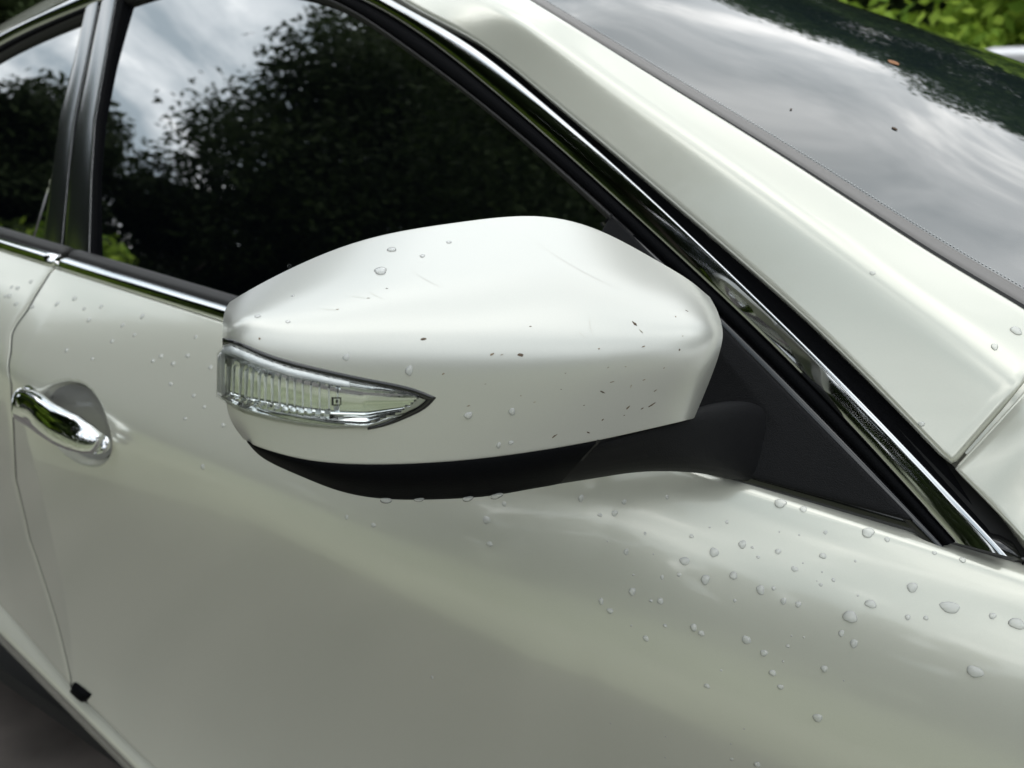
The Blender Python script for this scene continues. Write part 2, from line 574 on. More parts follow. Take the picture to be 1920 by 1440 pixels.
# ------------------------------------------------------------------ the car: side surfaces
CAR = empty('white_car', (-0.6, 0.87, 0.0))
tag(CAR, 'wet pearl white car with black trimmed wing mirror and tinted windows, seen close up', 'car')
CAR_OFF = np.array(CAR.location)
bpy.context.view_layer.update()


def P2(o):
    """parent a world-space mesh to the car without moving it"""
    o.parent = CAR
    o.matrix_parent_inverse = CAR.matrix_world.inverted()
    return o


def belt_z(X):
    return 0.9092 - 0.0553 * np.asarray(X, float)


# tilt of the outer skin (degrees above horizontal its normal looks) against the distance s below the shoulder
_S = np.linspace(0, 0.75, 751)
_XT = np.linspace(-2.2, 0.9, 125)


def _tilt(X):
    sc = np.interp(X, [-1.1, -0.6, -0.3, 0.0, 0.4], [0.095, 0.118, 0.142, 0.135, 0.13])
    w = np.interp(X, [-1.1, -0.6, -0.2, 0.2], [0.012, 0.022, 0.040, 0.050])
    wr = np.interp(X, [-0.95, -0.25], [1.0, 0.0])
    up = np.interp(_S, [0, 0.015, 0.05, 0.09, 0.16], [36, 27, 20, 16, 11]) * (1 - wr) + np.interp(_S, [0, 0.015, 0.05, 0.09, 0.16], [44, 43, 39, 33, 25]) * wr
    lo = np.interp(_S, [0.08, 0.16, 0.25, 0.36, 0.46, 0.54, 0.60, 0.66], [-3, -5, -6, -4, 0, 7, 13, 16]) - 3 * (1 - wr) * np.interp(_S, [0.1, 0.3, 0.45], [1, 0.8, 0])
    k_ = 0.5 + 0.5 * np.tanh((_S - sc) / w)
    return up * (1 - k_) + lo * k_


_YT = np.zeros((len(_XT), len(_S)))
for _i, _X in enumerate(_XT):
    tt = np.tan(np.radians(_tilt(_X)))
    _YT[_i] = -np.concatenate([[0], np.cumsum((tt[1:] + tt[:-1]) * 0.5 * (_S[1] - _S[0]))])


def skin(X, s):
    X = np.asarray(X, float); s = np.asarray(s, float)
    fx = np.clip((X - _XT[0]) / (_XT[1] - _XT[0]), 0, len(_XT) - 1.001)
    fs = np.clip(s / (_S[1] - _S[0]), 0, len(_S) - 1.001)
    i = fx.astype(int); j = fs.astype(int); a = fx - i; b = fs - j
    return (_YT[i, j] * (1 - a) * (1 - b) + _YT[i + 1, j] * a * (1 - b) + _YT[i, j + 1] * (1 - a) * b + _YT[i + 1, j + 1] * a * b)


def side_pt(x, y):
    """where the line of sight through a photo point meets the outer skin"""
    d = ray(x, y)
    t0 = (-0.12 - CAM[1]) / d[1]; t1 = (0.12 - CAM[1]) / d[1]
    g = lambda t: (CAM + d * t)[1] - float(skin((CAM + d * t)[0], belt_z((CAM + d * t)[0]) - (CAM + d * t)[2]))
    for _ in range(50):
        tm = 0.5 * (t0 + t1)
        if g(tm) < 0: t0 = tm
        else: t1 = tm
    return CAM + d * t0


# rear edge of the front door, as X against Z
_re = np.array([side_pt(*p) for p in ((97, 509), (92, 514), (50, 583), (28, 613), (22, 627), (20, 660), (21, 720), (25, 800), (30, 900),
                                       (56, 1012), (94, 1125), (120, 1219), (133, 1278))])
_o = np.argsort(_re[:, 2])
_re = _re[_o]


def door_rear(Z):
    return np.interp(Z, _re[:, 2], _re[:, 0])


_bot = np.array([side_pt(*p) for p in ((0, 1136), (131, 1275), (285, 1440))])
_bs = np.polyfit(_bot[:, 0], belt_z(_bot[:, 0]) - _bot[:, 2], 1)


def door_bottom_s(X):
    return np.polyval(_bs, X)


R_SH = 0.011
A0 = math.radians(38)


def top_roll():
    """(dY, dZ) of the rolled shoulder above s = 0, listed from the inside outwards"""
    n0 = np.array([-math.cos(A0), math.sin(A0)])
    c = -R_SH * n0
    pts = []
    for a in np.linspace(math.radians(82), A0, 9):
        pts.append(c + R_SH * np.array([-math.cos(a), math.sin(a)]))
    a = math.radians(82)
    tan_ = np.array([math.sin(a), math.cos(a)])
    ledge = [pts[0] + tan_ * d_ for d_ in (0.030, 0.022, 0.014, 0.006)]
    return ledge + pts[:-1]


CUP_C = side_pt(138, 797)


def cup(X, Z):
    """finger recess behind the handle"""
    dx = (X - CUP_C[0]) / 0.062; dz = (Z - CUP_C[2]) / 0.047
    r = np.sqrt(dx * dx + dz * dz)
    return 0.026 * np.clip(1 - r ** 2.4, 0, 1) ** 0.8


def side_grid(xr, xf, nu, srows, bottom, cupped=False):
    """xr, xf: functions Z -> X of the rear and front edge"""
    rows = []
    for (dy, dz) in top_roll():
        z0 = 0.94
        for _ in range(3):
            pass
        zz = belt_z(-0.5)
        a = float(xr(belt_z(xr(zz)))); b = float(xf(belt_z(xf(zz))))
        X = a + (b - a) * nu
        rows.append(np.stack([X, np.full_like(X, dy), belt_z(X) + dz], 1))
    for q in srows:
        X = np.linspace(float(xr(0.9)), float(xf(0.9)), 2)
        a = float(xr(0.9)); b = float(xf(0.9))
        for _ in range(4):
            a = float(xr(belt_z(a) - q * bottom(a))); b = float(xf(belt_z(b) - q * bottom(b)))
        X = a + (b - a) * nu
        s = q * bottom(X)
        Z = belt_z(X) - s
        Y = skin(X, s)
        if cupped: Y = Y + cup(X, Z)
        rows.append(np.stack([X, Y, Z], 1))
    return np.array(rows)


_nu = np.concatenate([np.linspace(0, 0.26, 120, endpoint=False), np.linspace(0.26, 1, 130)])
_sr = np.concatenate([np.linspace(0, 0.5, 130, endpoint=False), np.linspace(0.5, 1, 60)])
GAP = 0.0024
DOOR_F = 0.0335
fd = side_grid(lambda Z: door_rear(Z) + GAP, lambda Z: DOOR_F - GAP, _nu, _sr, door_bottom_s, True)
FRONT_DOOR = P2(panel('front_door', fd, M_PAINT, None, (0, -1, 0), 0.0006, 0.014))
DOOR_BVH = bvh_of(fd)
rd = side_grid(lambda Z: -2.05, lambda Z: door_rear(Z) - GAP, np.linspace(0, 1, 90), np.linspace(0, 1, 110), door_bottom_s)
REAR_DOOR = P2(panel('rear_door', rd, M_PAINT, None, (0, -1, 0), 0.0006, 0.014))
REAR_BVH = bvh_of(rd)
ff = side_grid(lambda Z: DOOR_F + GAP, lambda Z: 0.55, np.linspace(0, 1, 60), np.linspace(0, 1, 90), door_bottom_s)
P2(panel('front_fender', ff, M_PAINT, None, (0, -1, 0), 0.0006, 0.014))

# dark body shell behind the panel gaps
bs = side_grid(lambda Z: -2.05, lambda Z: 0.55, np.linspace(0, 1, 60), np.linspace(0, 1, 60), door_bottom_s)
bs = bs[4:] + np.array([0, 0.013, 0])
bs[..., 1] += 1.2 * cup(bs[..., 0], bs[..., 2])
P2(panel('inner_shell', bs, M_DARK, None, (0, -1, 0), rim=0))

# black strip added between the doors, standing in for the deep gap's shade
Zs = np.linspace(_re[0, 2] - 0.01, _re[-1, 2] - 0.002, 90)
Xg = door_rear(Zs)
Yg = skin(Xg, belt_z(Xg) - Zs)
sl = np.array([np.stack([Xg + dx, Yg + 0.0006 + (0.0004 if abs(dx) > 0.001 else 0), Zs], 1) for dx in (-GAP - 0.001, -0.0005, 0.0005, GAP + 0.001)])
P2(panel('door_gap_shade', sl, M_DARK, None, (0, -1, 0), rim=0))

# sill panel below the doors
YB = float(_bot[1, 1])
_ri = np.polyfit(*np.array([at_y(0, 1181, YB - 0.002)[[0, 2]], at_y(255, 1436, YB - 0.002)[[0, 2]]]).T, 1)
Xs = np.linspace(-2.05, 0.55, 40)
sill = []
for (dy, dz) in ((0.02, 0.026), (0.006, 0.022), (-0.010, 0.016), (-0.024, 0.009), (-0.032, 0.003), (-0.035, -0.003), (-0.034, -0.010),
                 (-0.030, -0.022), (-0.027, -0.034), (-0.026, -0.046), (-0.022, -0.053), (-0.01, -0.056), (0.05, -0.058)):
    sill.append(np.stack([Xs, np.full_like(Xs, dy + 0.033 + YB), np.polyval(_ri, Xs) + dz], 1))
P2(panel('sill_panel', np.array(sill), M_PAINT, None, (0, -1, 0), rim=0))
# black rubber stop on the sill at the foot of the door gap
c_ = at_y(146, 1300, YB - 0.003)
pv = []
for i in range(7):
    for j in range(7):
        a, b = i / 6 * 2 - 1, j / 6 * 2 - 1
        hgt = 0.007 * max(0, (1 - a ** 4) * (1 - b ** 4)) ** 0.5
        pv.append(c_ + np.array([a * 0.018 + b * 0.006, -hgt + 0.004, b * 0.010 - a * 0.003 - 0.05 * 0]))
pv = np.array(pv).reshape(7, 7, 3)
P2(panel('rubber_stop', pv, M_BLACK, None, (0, -1, 0), 0.0005, 0.006))
# floor of the car
P2(panel('underbody', np.array([[(x, y, 0.24) for y in (0.0, 1.74)] for x in (-2.6, 0.9)]), M_DARK, None, (0, 0, -1), 0.001, 0.03))

# ------------------------------------------------------------------ side windows: a leaning plane with everything measured off it
TH = math.radians(23.5)
GN = np.array([0, -math.cos(TH), math.sin(TH)])
G0 = np.array([0, 0.02, 0.95])


def gpt(x, y, off=0.0):
    d = ray(x, y)
    p0 = G0 + GN * off
    return CAM + d * ((p0 - CAM) @ GN / (d @ GN))


def gxz(X, Z, off=0.0):
    return np.array([X, 0.02 + math.tan(TH) * (Z - 0.95), Z]) + GN * off


def gcurve(px, fill=(), after=(), n=260, off=0.0):
    q0 = np.array([gpt(*q, off) for q in px])
    c = np.polyfit(q0[:, 0], q0[:, 2], 4)
    xs = np.linspace(q0[0, 0], q0[-1, 0], 7)
    p = [gxz(x_, z_) for x_, z_ in zip(xs, np.polyval(c, xs))] + [gxz(*q, off) for q in fill] + [gpt(*q, off) for q in after[0]] + [gxz(*q, off) for q in after[1]]
    return spline(np.array(p), n)


c_chout = gcurve([(1889, 1043), (1774, 921), (1591, 730), (1439, 576), (1272, 426), (1180, 340), (1085, 248), (997, 172), (910, 108), (822, 50), (735, 0)],
                 [(-0.76, 1.334), (-0.95, 1.354)], ([(127, 2), (0, 66)], [(-1.55, 1.17), (-1.75, 1.07)]))
c_chin = gcurve([(1790, 1016), (1744, 966), (1629, 837), (1515, 714), (1439, 640), (1355, 565), (1272, 482), (1214, 432), (1114, 341), (1027, 260), (939, 184), (852, 114), (764, 55), (677, 1)],
                [(-0.79, 1.313), (-0.95, 1.326)], ([(187, 3), (0, 87)], [(-1.52, 1.15), (-1.72, 1.05)]))
c_rub = gcurve([(1775, 1015), (1706, 974 - 12), (1620, 860), (1500, 735), (1400, 634), (1330, 568), (1250, 490), (1150, 400), (1070, 332), (985, 258), (895, 184), (808, 116), (722, 55), (630, 1)],
               [(-0.80, 1.305), (-0.95, 1.317)], ([(178, 14), (0, 97)], [(-1.51, 1.14), (-1.71, 1.04)]))
c_gls = gcurve([(1760, 1010), (1690, 962), (1600, 865), (1480, 740), (1380, 640), (1300, 566), (1220, 488), (1114, 388), (1056, 335), (968, 257), (881, 181), (793, 117), (706, 55), (612, 3)],
               [(-0.81, 1.298), (-0.95, 1.31)], ([(172, 22), (0, 104)], [(-1.50, 1.135), (-1.70, 1.035)]))
c_body = gcurve([(1778, 861), (1706, 795), (1591, 676), (1467, 551), (1383, 476), (1300, 404), (1214, 340), (1120, 260), (1027, 175), (925, 96), (828, 32), (764, 0)],
                [(-0.76, 1.352), (-0.95, 1.371)], ([(127, -3), (0, 59)], [(-1.56, 1.185), (-1.76, 1.085)]))


def ribbon(name, A, B, prof, mat, edge=0.006, alt=None):
    """strip between two curves on the window plane; prof = [(t across, height off the plane)]"""
    rows = []
    pr = [(prof[0][0], prof[0][1] - edge)] + list(prof) + [(prof[-1][0], prof[-1][1] - edge)]
    for (t, h) in pr:
        if alt is None:
            hh = np.full(len(A), h)
        else:                                    # the strip twists upwards towards the roof
            w = np.clip((-0.24 - A[:, 0]) / 0.34, 0, 1); w = w * w * (3 - 2 * w)
            ha = np.interp(t, [q[0] for q in alt], [q[1] for q in alt]) - (edge if h < prof[0][1] and t in (0.0, 1.0) else 0)
            hh = h * (1 - w) + ha * w
        rows.append(A + (B - A) * t + GN * hh[:, None])
    return P2(panel(name, np.array(rows), mat, None, GN, rim=0))


dA = np.linspace(0, 1, 9)
ribbon('window_surround_chrome', c_chin, c_chout,
       [(0.0, 0.000), (0.03, 0.0014), (0.08, 0.0025), (0.2, 0.0034), (0.4, 0.0045), (0.6, 0.0055), (0.8, 0.0064), (0.92, 0.0068), (0.965, 0.0067), (0.99, 0.0055), (1.0, 0.003)], M_DCHROME,
       alt=[(0, 0.0), (0.05, 0.0022), (0.15, 0.0042), (0.3, 0.0058), (0.45, 0.0064), (0.6, 0.0063), (0.75, 0.0056), (0.9, 0.0043), (1.0, 0.0022)])
ribbon('window_channel_trim', c_rub, c_chin, [(0.0, -0.001), (0.08, 0.001), (0.9, 0.001), (0.97, -0.002), (1.0, -0.004)], M_BLACK)
k0 = int(np.argmax(c_gls[:, 0] < -0.292))
ribbon('window_seal', c_gls[k0:], c_rub[k0:], [(0.0, -0.006), (0.2, -0.002), (0.5, 0.0005), (0.85, -0.001), (1.0, -0.004)], M_RUBBER)
c_in = c_rub[:k0 + 5] + (c_rub[:k0 + 5] - c_chin[:k0 + 5]) * 1.4
ribbon('sail_seal', c_in, c_rub[:k0 + 5], [(0.0, -0.002), (0.5, -0.001), (1.0, -0.001)], M_GLOSSBLK)
c_back = c_body + (c_body - c_chout) * 0.6
ribbon('door_aperture_seal', c_chout, c_back, [(0.0, -0.004), (0.12, -0.010), (0.3, -0.012), (0.45, -0.010), (1.0, -0.012)], M_BLACK)

# panes
XA, ZA = c_rub[:, 0], c_rub[:, 2]
_oo = np.argsort(XA)
def top_z(X): return np.interp(X, XA[_oo], ZA[_oo])
def pane(x0, x1, n=60):
    rows = []
    for X in np.linspace(x0, x1, n):
        zb = belt_z(X) + 0.006; zt = max(top_z(X) + 0.004, zb + 0.004)
        col_ = []
        for t in np.linspace(0, 1, 20):
            Z = zb + (zt - zb) * t
            col_.append(gxz(X, Z, -0.0055 - 0.0 + 0.004 * (1 - ((Z - 1.12) / 0.18) ** 2) - 0.004))
        rows.append(col_)
    return np.array(rows)
FG = pane(-1.11, -0.06)
P2(panel('front_side_window', FG, M_GLASS, None, GN, rim=0))
P2(panel('rear_side_window', pane(-1.72, -1.115), M_GLASS, None, GN, rim=0))


def pillar_strip(name, left, right, mat, off, rim=0.0003, depth=0.008, crown=0.0005):
    a = np.array([gpt(*p, off) for p in left]); b = np.array([gpt(*p, off) for p in right])
    a = np.vstack([a, a[-1] + (a[-1] - a[-2]) * 0.18]); b = np.vstack([b, b[-1] + (b[-1] - b[-2]) * 0.18])
    a = polyline(a, 30); b = polyline(b, 30)
    rows = [a + (b - a) * t + GN * crown * (1 - (2 * t - 1) ** 2) for t in np.linspace(0, 1, 9)]
    return P2(panel(name, np.array(rows), mat, None, GN, rim, depth))


pillar_strip('b_pillar_trim', [(76, 481), (97, 327), (113, 213), (140, 107), (161, 14)], [(113, 487), (127, 333), (139, 225), (163, 117), (186, 0)], M_PILLAR, 0.001)
pillar_strip('b_pillar_trim', [(118, 489), (131, 333), (144, 225), (167, 117), (191, 0)], [(166, 500), (171, 333), (178, 225), (197, 117), (217, 0)], M_PILLAR, 0.001)
pillar_strip('glass_run_channel', [(167, 500), (172, 333), (179, 225), (198, 117), (218, 0)], [(173, 502), (178, 333), (188, 225), (206, 117), (231, 0)], M_BLACK, -0.001, 0.0006)

# belt moulding and glass wiper seal
def belt_path(x0, x1, n=50):
    X = np.linspace(x0, x1, n)
    return np.stack([X, np.zeros_like(X), belt_z(X)], 1)
prof_ch = [(0.012, 0.002), (0.003, 0.0022), (0.0012, 0.0035), (0.0008, 0.006), (0.0010, 0.009), (0.0018, 0.0120), (0.0034, 0.0146), (0.0058, 0.0163), (0.009, 0.0172), (0.014, 0.0172)]
prof_sl = [(0.0125, 0.0150), (0.0130, 0.0195), (0.0155, 0.0225), (0.0200, 0.0245), (0.027, 0.0250), (0.03, 0.018)]
xs_split = float(_re[-1, 0])
for (x0, x1) in ((xs_split + 0.003, -0.34), (-1.9, xs_split - 0.002)):
    P2(sweep('belt_moulding', belt_path(x0, x1), prof_ch, (0, 1, 0), (0, 0, 1), M_CHROME, None, closed=True))
    P2(sweep('belt_seal', belt_path(x0 + 0.01, x1), prof_sl, (0, 1, 0), (0, 0, 1), M_RUBBER, None, closed=True))

# ------------------------------------------------------------------ A-pillar, roof rail, windscreen
up_px = [(1000, 6, .297), (1139, 92, .285), (1278, 178, .275), (1417, 264, .262), (1500, 317, .254), (1639, 408, .24), (1778, 497, .227), (1917, 581, .214)]
U3 = [at_y(q[0], q[1], q[2] - 0.122) for q in up_px]
dU = (U3[-1] - U3[-2]) / np.linalg.norm(U3[-1] - U3[-2])
U_g = at_y(1980, 621, 0.086)
U_all = [U_g] + U3[::-1] + [np.array([-0.66, 0.315, 1.350]), np.array([-0.80, 0.318, 1.378]), np.array([-1.0, 0.31, 1.383]), np.array([-1.22, 0.292, 1.352]),
                          np.array([-1.40, 0.28, 1.300]), np.array([-1.60, 0.27, 1.225]), np.array([-1.80, 0.26, 1.13])]
c_up = spline(np.array(U_all), 260)


def pillar_rows(B, U, k=26, bulge=0.011):
    rows = []
    out_ = unit(np.cross(np.gradient(B, axis=0), U - B))
    if out_[:, 1].mean() > 0: out_ = -out_
    # narrow rolled lower flange, then the broad face
    for t in np.linspace(0, 1, k):
        tt = t ** 1.35
        # an upright lower face and a sloping upper face with a soft bend between them
        W_ = np.linalg.norm(U - B, axis=1)[:, None]
        a_, b_ = 0.30 * tt, 0.36 * (1 - tt)
        hgt = -math.log(math.exp(-26 * a_) + math.exp(-26 * b_)) / 26
        h0 = -math.log(1 + math.exp(-26 * 0.33)) / 26
        rows.append(B + (U - B) * tt + out_ * W_ * (hgt - h0))
    return np.array(rows)


ap = pillar_rows(c_body + (c_up - c_body) * 0.03, c_up)
P2(panel('a_pillar', ap, M_PAINT, None, (0, -1, 1), 0.004, 0.014))
PILLAR_BVH = bvh_of(ap)
# fender top beyond the shut gap
b2 = np.array([gpt(1798, 879), gpt(1850, 932), gpt(1920, 1004), gpt(1990, 1080)] + [np.array([0.16, -0.012, 0.868]), np.array([0.4, -0.014, 0.86])])
u2 = np.array([at_y(2009, 638, .084), at_y(2100, 690, .075), np.array([0.16, 0.19, 0.955]), np.array([0.25, 0.18, 0.93]), np.array([0.4, 0.17, 0.905]), np.array([0.55, 0.17, 0.89])])
ft = pillar_rows(spline(b2, 90), spline(u2, 90), 20, 0.014)
P2(panel('fender_top', ft, M_PAINT, None, (0, -1, 1), 0.0022, 0.014))
# recessed flange below the shut gap
fl = pillar_rows(spline(np.array([c_body[8], c_body[0], b2[0], b2[1]]), 20) , spline(np.array([c_up[8], c_up[0], u2[0], u2[1]]), 20), 10, 0.014)
fl = fl[2:]
P2(panel('shut_flange', fl - unit(np.array([0.1, -0.7, 0.7])) * 0.010, M_PAINT, None, (0, -1, 1), rim=0))

# dark liner between the chrome's lower tip and the fender
la = np.array([gpt(1912, 1068, -.010), gpt(1893, 1046, -.010), c_chout[12] - GN * .010, c_chout[40] - GN * .010])
lb = np.array([gpt(2000, 1090, -.014), gpt(1925, 1008, -.014), b2[0] - GN * .014, c_body[8] - GN * .014])
la = polyline(la, 20); lb = polyline(lb, 20)
P2(panel('aperture_liner', np.array([la + (lb - la) * t for t in np.linspace(-0.02, 1.03, 6)]), M_DARK, None, GN, rim=0))

# windscreen
YC = 0.87
edge = c_up[:150].copy()
inw = unit(np.array([0.30, 0.72, 0.20]))
e_gap = edge + np.array([0.0, 0.0065, 0.0005])
H_B = 0.20


def screen_rows(E, bs_):
    rows = []
    for b in bs_:
        far = E.copy(); far[:, 1] = 2 * YC - E[:, 1]
        p = E + (far - E) * b
        bul = (np.interp(E[:, 0], [-0.8, -0.45, 0.0, 0.3], [0.16, 0.180, 0.258, 0.31]) * (1 - (abs(2 * b - 1)) ** 2.2))[:, None]
        p = p + np.array([0.42, 0, 0.80]) * bul
        rows.append(p)
    return np.array(rows)


bs_ = np.concatenate([np.linspace(0, 0.10, 24, endpoint=False), np.linspace(0.10, 1, 60)])
ext = np.vstack([edge[0] + dU * 0.12, edge])[::1]
ws = screen_rows(ext + np.array([0, 0.006, -0.004]), bs_)
P2(panel('windscreen', ws, M_SCREEN, None, (0.4, 0, 0.8), rim=0))
WS_BVH = bvh_of(ws)
mo = screen_rows(ext + np.array([0, 0.006, -0.0025]), np.array([0.004, 0.0053, 0.0075, 0.010, 0.0118, 0.0128]))
mo[0] += np.array([0, 0, -0.008]); mo[-1] += np.array([0, 0, -0.002])
P2(panel('windscreen_moulding', mo, M_MOULD, None, (0.3, -0.3, 0.8), rim=0))
dk = screen_rows(ext + np.array([0, -0.004, -0.006]), np.array([0.0, 0.004, 0.008]))
P2(panel('windscreen_gap', dk, M_DARK, None, (0.3, -0.3, 0.8), rim=0))
# dotted edge of the frit band
dv_, df_ = [], []
ln = screen_rows(ext + np.array([0, 0.006, -0.0036]), np.array([0.0142, 0.0156]))
mid, nx = ln[0], ln[1]
dl = np.concatenate([[0], np.cumsum(np.linalg.norm(np.diff(mid, axis=0), axis=1))])
for q, s in enumerate(np.arange(0.1, dl[-1], 0.0028)):
    for row in range(1):
        c0 = np.array([np.interp(s, dl, mid[:, k]) for k in range(3)])
        t_ = unit(np.array([np.interp(s + 0.002, dl, mid[:, k]) for k in range(3)]) - c0)
        i_ = np.searchsorted(dl, s); i_ = min(i_, len(nx) - 1)
        w_ = unit(nx[i_] - mid[i_])
        base = len(dv_)
        for a in range(6):
            dv_.append(c0 + (t_ * math.cos(a * 1.047) + w_ * math.sin(a * 1.047)) * 0.0008)
        df_.append(tuple(range(base, base + 6)))
o_ = P2(raw('frit_dots', dv_, df_, M_GRIT)); o_['kind'] = 'stuff'

# roof behind the windscreen
rf = []
rc = c_up[118:245]
for b in np.linspace(0, 1, 30):
    far = rc.copy(); far[:, 1] = 2 * YC - rc[:, 1]
    rf.append(rc + (far - rc) * b + np.array([0, 0.004, 0.0]) + np.array([0, 0, 0.045 * (1 - abs(2 * b - 1) ** 2)]))
P2(panel('roof', np.array(rf), M_PAINT, None, (0, 0, 1), 0.001, 0.01))
# far side wall of the car and bonnet
far_side = np.array([[(x, 1.70 + 0.04 * math.sin(t * 3), 0.30 + t * 0.62) for x in np.linspace(-2.05, 0.6, 10)] for t in np.linspace(0, 1, 8)])
P2(panel('far_side_body', far_side, M_PAINT, None, (0, 1, 0), 0.001, 0.01))
u2s = spline(u2, 90)
u2s = u2s[u2s[:, 0] > 0.15][::3]
u2s = np.vstack([u2s, [0.85, 0.18, 0.85], [1.15, 0.20, 0.78]])
bb = np.linspace(0, 1, 30)
bon = np.array([[(p[0] - 0.04 * (1 - (2 * b - 1) ** 2), p[1] + 0.006 + (2 * YC - 2 * p[1] - 0.012) * b, p[2] + 0.055 * (1 - abs(2 * b - 1) ** 2.5)) for b in bb] for p in u2s])
P2(panel('bonnet', bon, M_PAINT, None, (0, 0, 1), 0.002, 0.01))
wb = polyline(ws[:, 0], 30)
cw = np.array([wb + (bon[0] + np.array([0, 0, -0.012]) - wb) * t + np.array([0, 0, -0.02 * math.sin(math.pi * t)]) for t in np.linspace(0, 1, 6)])
P2(panel('windscreen_cowl', cw, M_BLACK, None, (0, 0, 1), rim=0))

# ------------------------------------------------------------------ door handle
hp = [(40, 758, 0.25), (64, 768, 0.5), (85, 783, 0.85), (117, 802, 1.05), (141, 813, 1.05), (162, 823, 0.95), (184, 832, 0.6), (196, 837, 0.2)]
hw = [0.0185, 0.0205, 0.0205, 0.0200, 0.0202, 0.0194, 0.0155, 0.007]
cen = []
for (x, y, o) in hp:
    s_ = side_pt(x, y)
    cen.append(at_y(x, y, s_[1] - 0.004 - 0.017 * o))
cen = spline(np.array(cen), 40); wid = np.interp(np.linspace(0, 1, 40), np.linspace(0, 1, 8), hw)
tn = unit(np.gradient(cen, axis=0))
upv = unit(np.array([0, 0.25, 1.0]) - (tn @ np.array([0, 0.25, 1.0]))[:, None] * tn)
ov = np.cross(upv, tn); ov[ov[:, 1] > 0] *= -1
hv, hf = [], []
K = 18
for i in range(40):
    for j in range(K):
        a = 2 * math.pi * j / K
        ca, sa = math.cos(a), math.sin(a)
        w_ = wid[i] * abs(sa) ** 0.75 * np.sign(sa); th_ = 0.010 * abs(ca) ** 0.85 * np.sign(ca) * min(1, wid[i] / 0.011)
        hv.append(cen[i] + upv[i] * w_ + ov[i] * th_)
for i in range(39):
    for j in range(K):
        j2 = (j + 1) % K
        hf.append((i * K + j, i * K + j2, (i + 1) * K + j2, (i + 1) * K + j))
hf.append(tuple(range(K))); hf.append(tuple(39 * K + j for j in range(K))[::-1])
h_ = P2(raw('door_handle', hv, hf, M_CHROME)); h_.parent = FRONT_DOOR
h_.matrix_parent_inverse = Matrix.Translation(-Vector(CAR_OFF)) if False else h_.matrix_parent_inverse


def sub(o, par):
    """parent under a part whose own transform is the world (its mesh is in world space)"""
    o.parent = par
    o.matrix_parent_inverse = Matrix.Identity(4)
    return o


sub(h_, FRONT_DOOR)
# grey liner of the finger recess
lv = []
for i in range(24):
    row = []
    for j in range(24):
        a, b = i / 23 * 2 - 1, j / 23 * 2 - 1
        # square to disc
        u_, v_ = a * math.sqrt(1 - b * b / 2), b * math.sqrt(1 - a * a / 2)
        X_ = CUP_C[0] + u_ * 0.055; Z_ = CUP_C[2] + v_ * 0.042
        row.append((X_, float(skin(X_, belt_z(X_) - Z_) + cup(X_, Z_)) - 0.0008, Z_))
    lv.append(row)
sub(panel('handle_cup', np.array(lv), M_GREY, None, (0, -1, 0), rim=0), FRONT_DOOR)
# the lock cover at the handle's rear end
ec = []
c_ = at_y(44, 768, side_pt(44, 768)[1] - 0.016)
for i in range(9):
    for j in range(9):
        a, b = i / 8 * 2 - 1, j / 8 * 2 - 1
        ec.append(c_ + np.array([a * 0.014, 0.010 - 0.014 * max(0.0, (1 - a ** 4) * (1 - b ** 4)) ** 0.5, b * 0.017 - a * 0.004]))
o_ = panel('lock_cover', np.array(ec).reshape(9, 9, 3), M_CHROME, None, (0, -1, 0), 0.0006, 0.02)
sub(o_, FRONT_DOOR)

# ------------------------------------------------------------------ wing mirror
def mdepth(x):
    return 0.350 + (0.414 - 0.350) * (x - 410) / 940.0


cols = []
# (rim, bend, bottom) in photo points, how far the rim lies behind the bend, extra depth of the whole column
MC = [((452, 553), (444, 613), (478, 834), 0.0525, 0.0055),
      ((540, 506), (530, 617), (552, 856), 0.064, 0.0),
      ((690, 448), (690, 622), (690, 869), 0.074, 0.0),
      ((860, 417), (860, 626), (860, 862), 0.080, 0.0),
      ((1010, 406), (1012, 628), (1000, 845), 0.080, 0.0),
      ((1110, 427), (1120, 628), (1100, 828), 0.076, 0.0005),
      ((1220, 482), (1230, 627), (1195, 808), 0.066, 0.003)]
TF = [0, 0.30, 0.64]; BF = [0, 0.24, 0.52, 0.79, 1.0]


def colpts(rim_, bend, bot, T, E):
    pts = []
    for t in TF:
        x = rim_[0] + (bend[0] - rim_[0]) * t; y = rim_[1] + (bend[1] - rim_[1]) * t
        pts.append((x, y, mdepth(x) + E + T * (1 - t) ** 1.7))
    for t in BF:
        x = bend[0] + (bot[0] - bend[0]) * t; y = bend[1] + (bot[1] - bend[1]) * t
        pts.append((x, y, mdepth(x) + E + float(np.interp(t, [0, 0.24, 0.52, 0.79, 1.0], [0, -0.0012, 0.0045, 0.0125, 0.0195]))))
    return pts


c0 = [(430, 567), (422, 583), (418.5, 600), (417.5, 622), (418, 668), (421, 725), (433, 787), (457, 824)]
c9 = [(1331, 557), (1345, 583), (1353, 608), (1355, 632), (1349, 662), (1336, 700), (1321, 738), (1302, 783)]
c8 = [(1300, 531), (1315, 562), (1323, 594), (1327, 627), (1322, 662), (1310, 702), (1295, 743), (1277, 789)]
e0 = [0.062, 0.046, 0.034, 0.025, 0.021, 0.0245, 0.0305, 0.038]
e9 = [0.066, 0.050, 0.038, 0.029, 0.026, 0.030, 0.037, 0.044]
e8 = [0.060, 0.037, 0.020, 0.0105, 0.009, 0.0125, 0.0205, 0.028]
cols.append([(x, y, mdepth(x) + d) for (x, y), d in zip(c0, e0)])
for a in MC: cols.append(colpts(*a))
cols.append([(x, y, mdepth(x) + d) for (x, y), d in zip(c8, e8)])
cols.append([(0.38 * p[0] + 0.62 * q[0], 0.38 * p[1] + 0.62 * q[1], mdepth(q[0]) + a + (b - a) * 0.36) for p, q, a, b in zip(c8, c9, e8, e9)])
cols.append([(x, y, mdepth(x) + d) for (x, y), d in zip(c9, e9)])
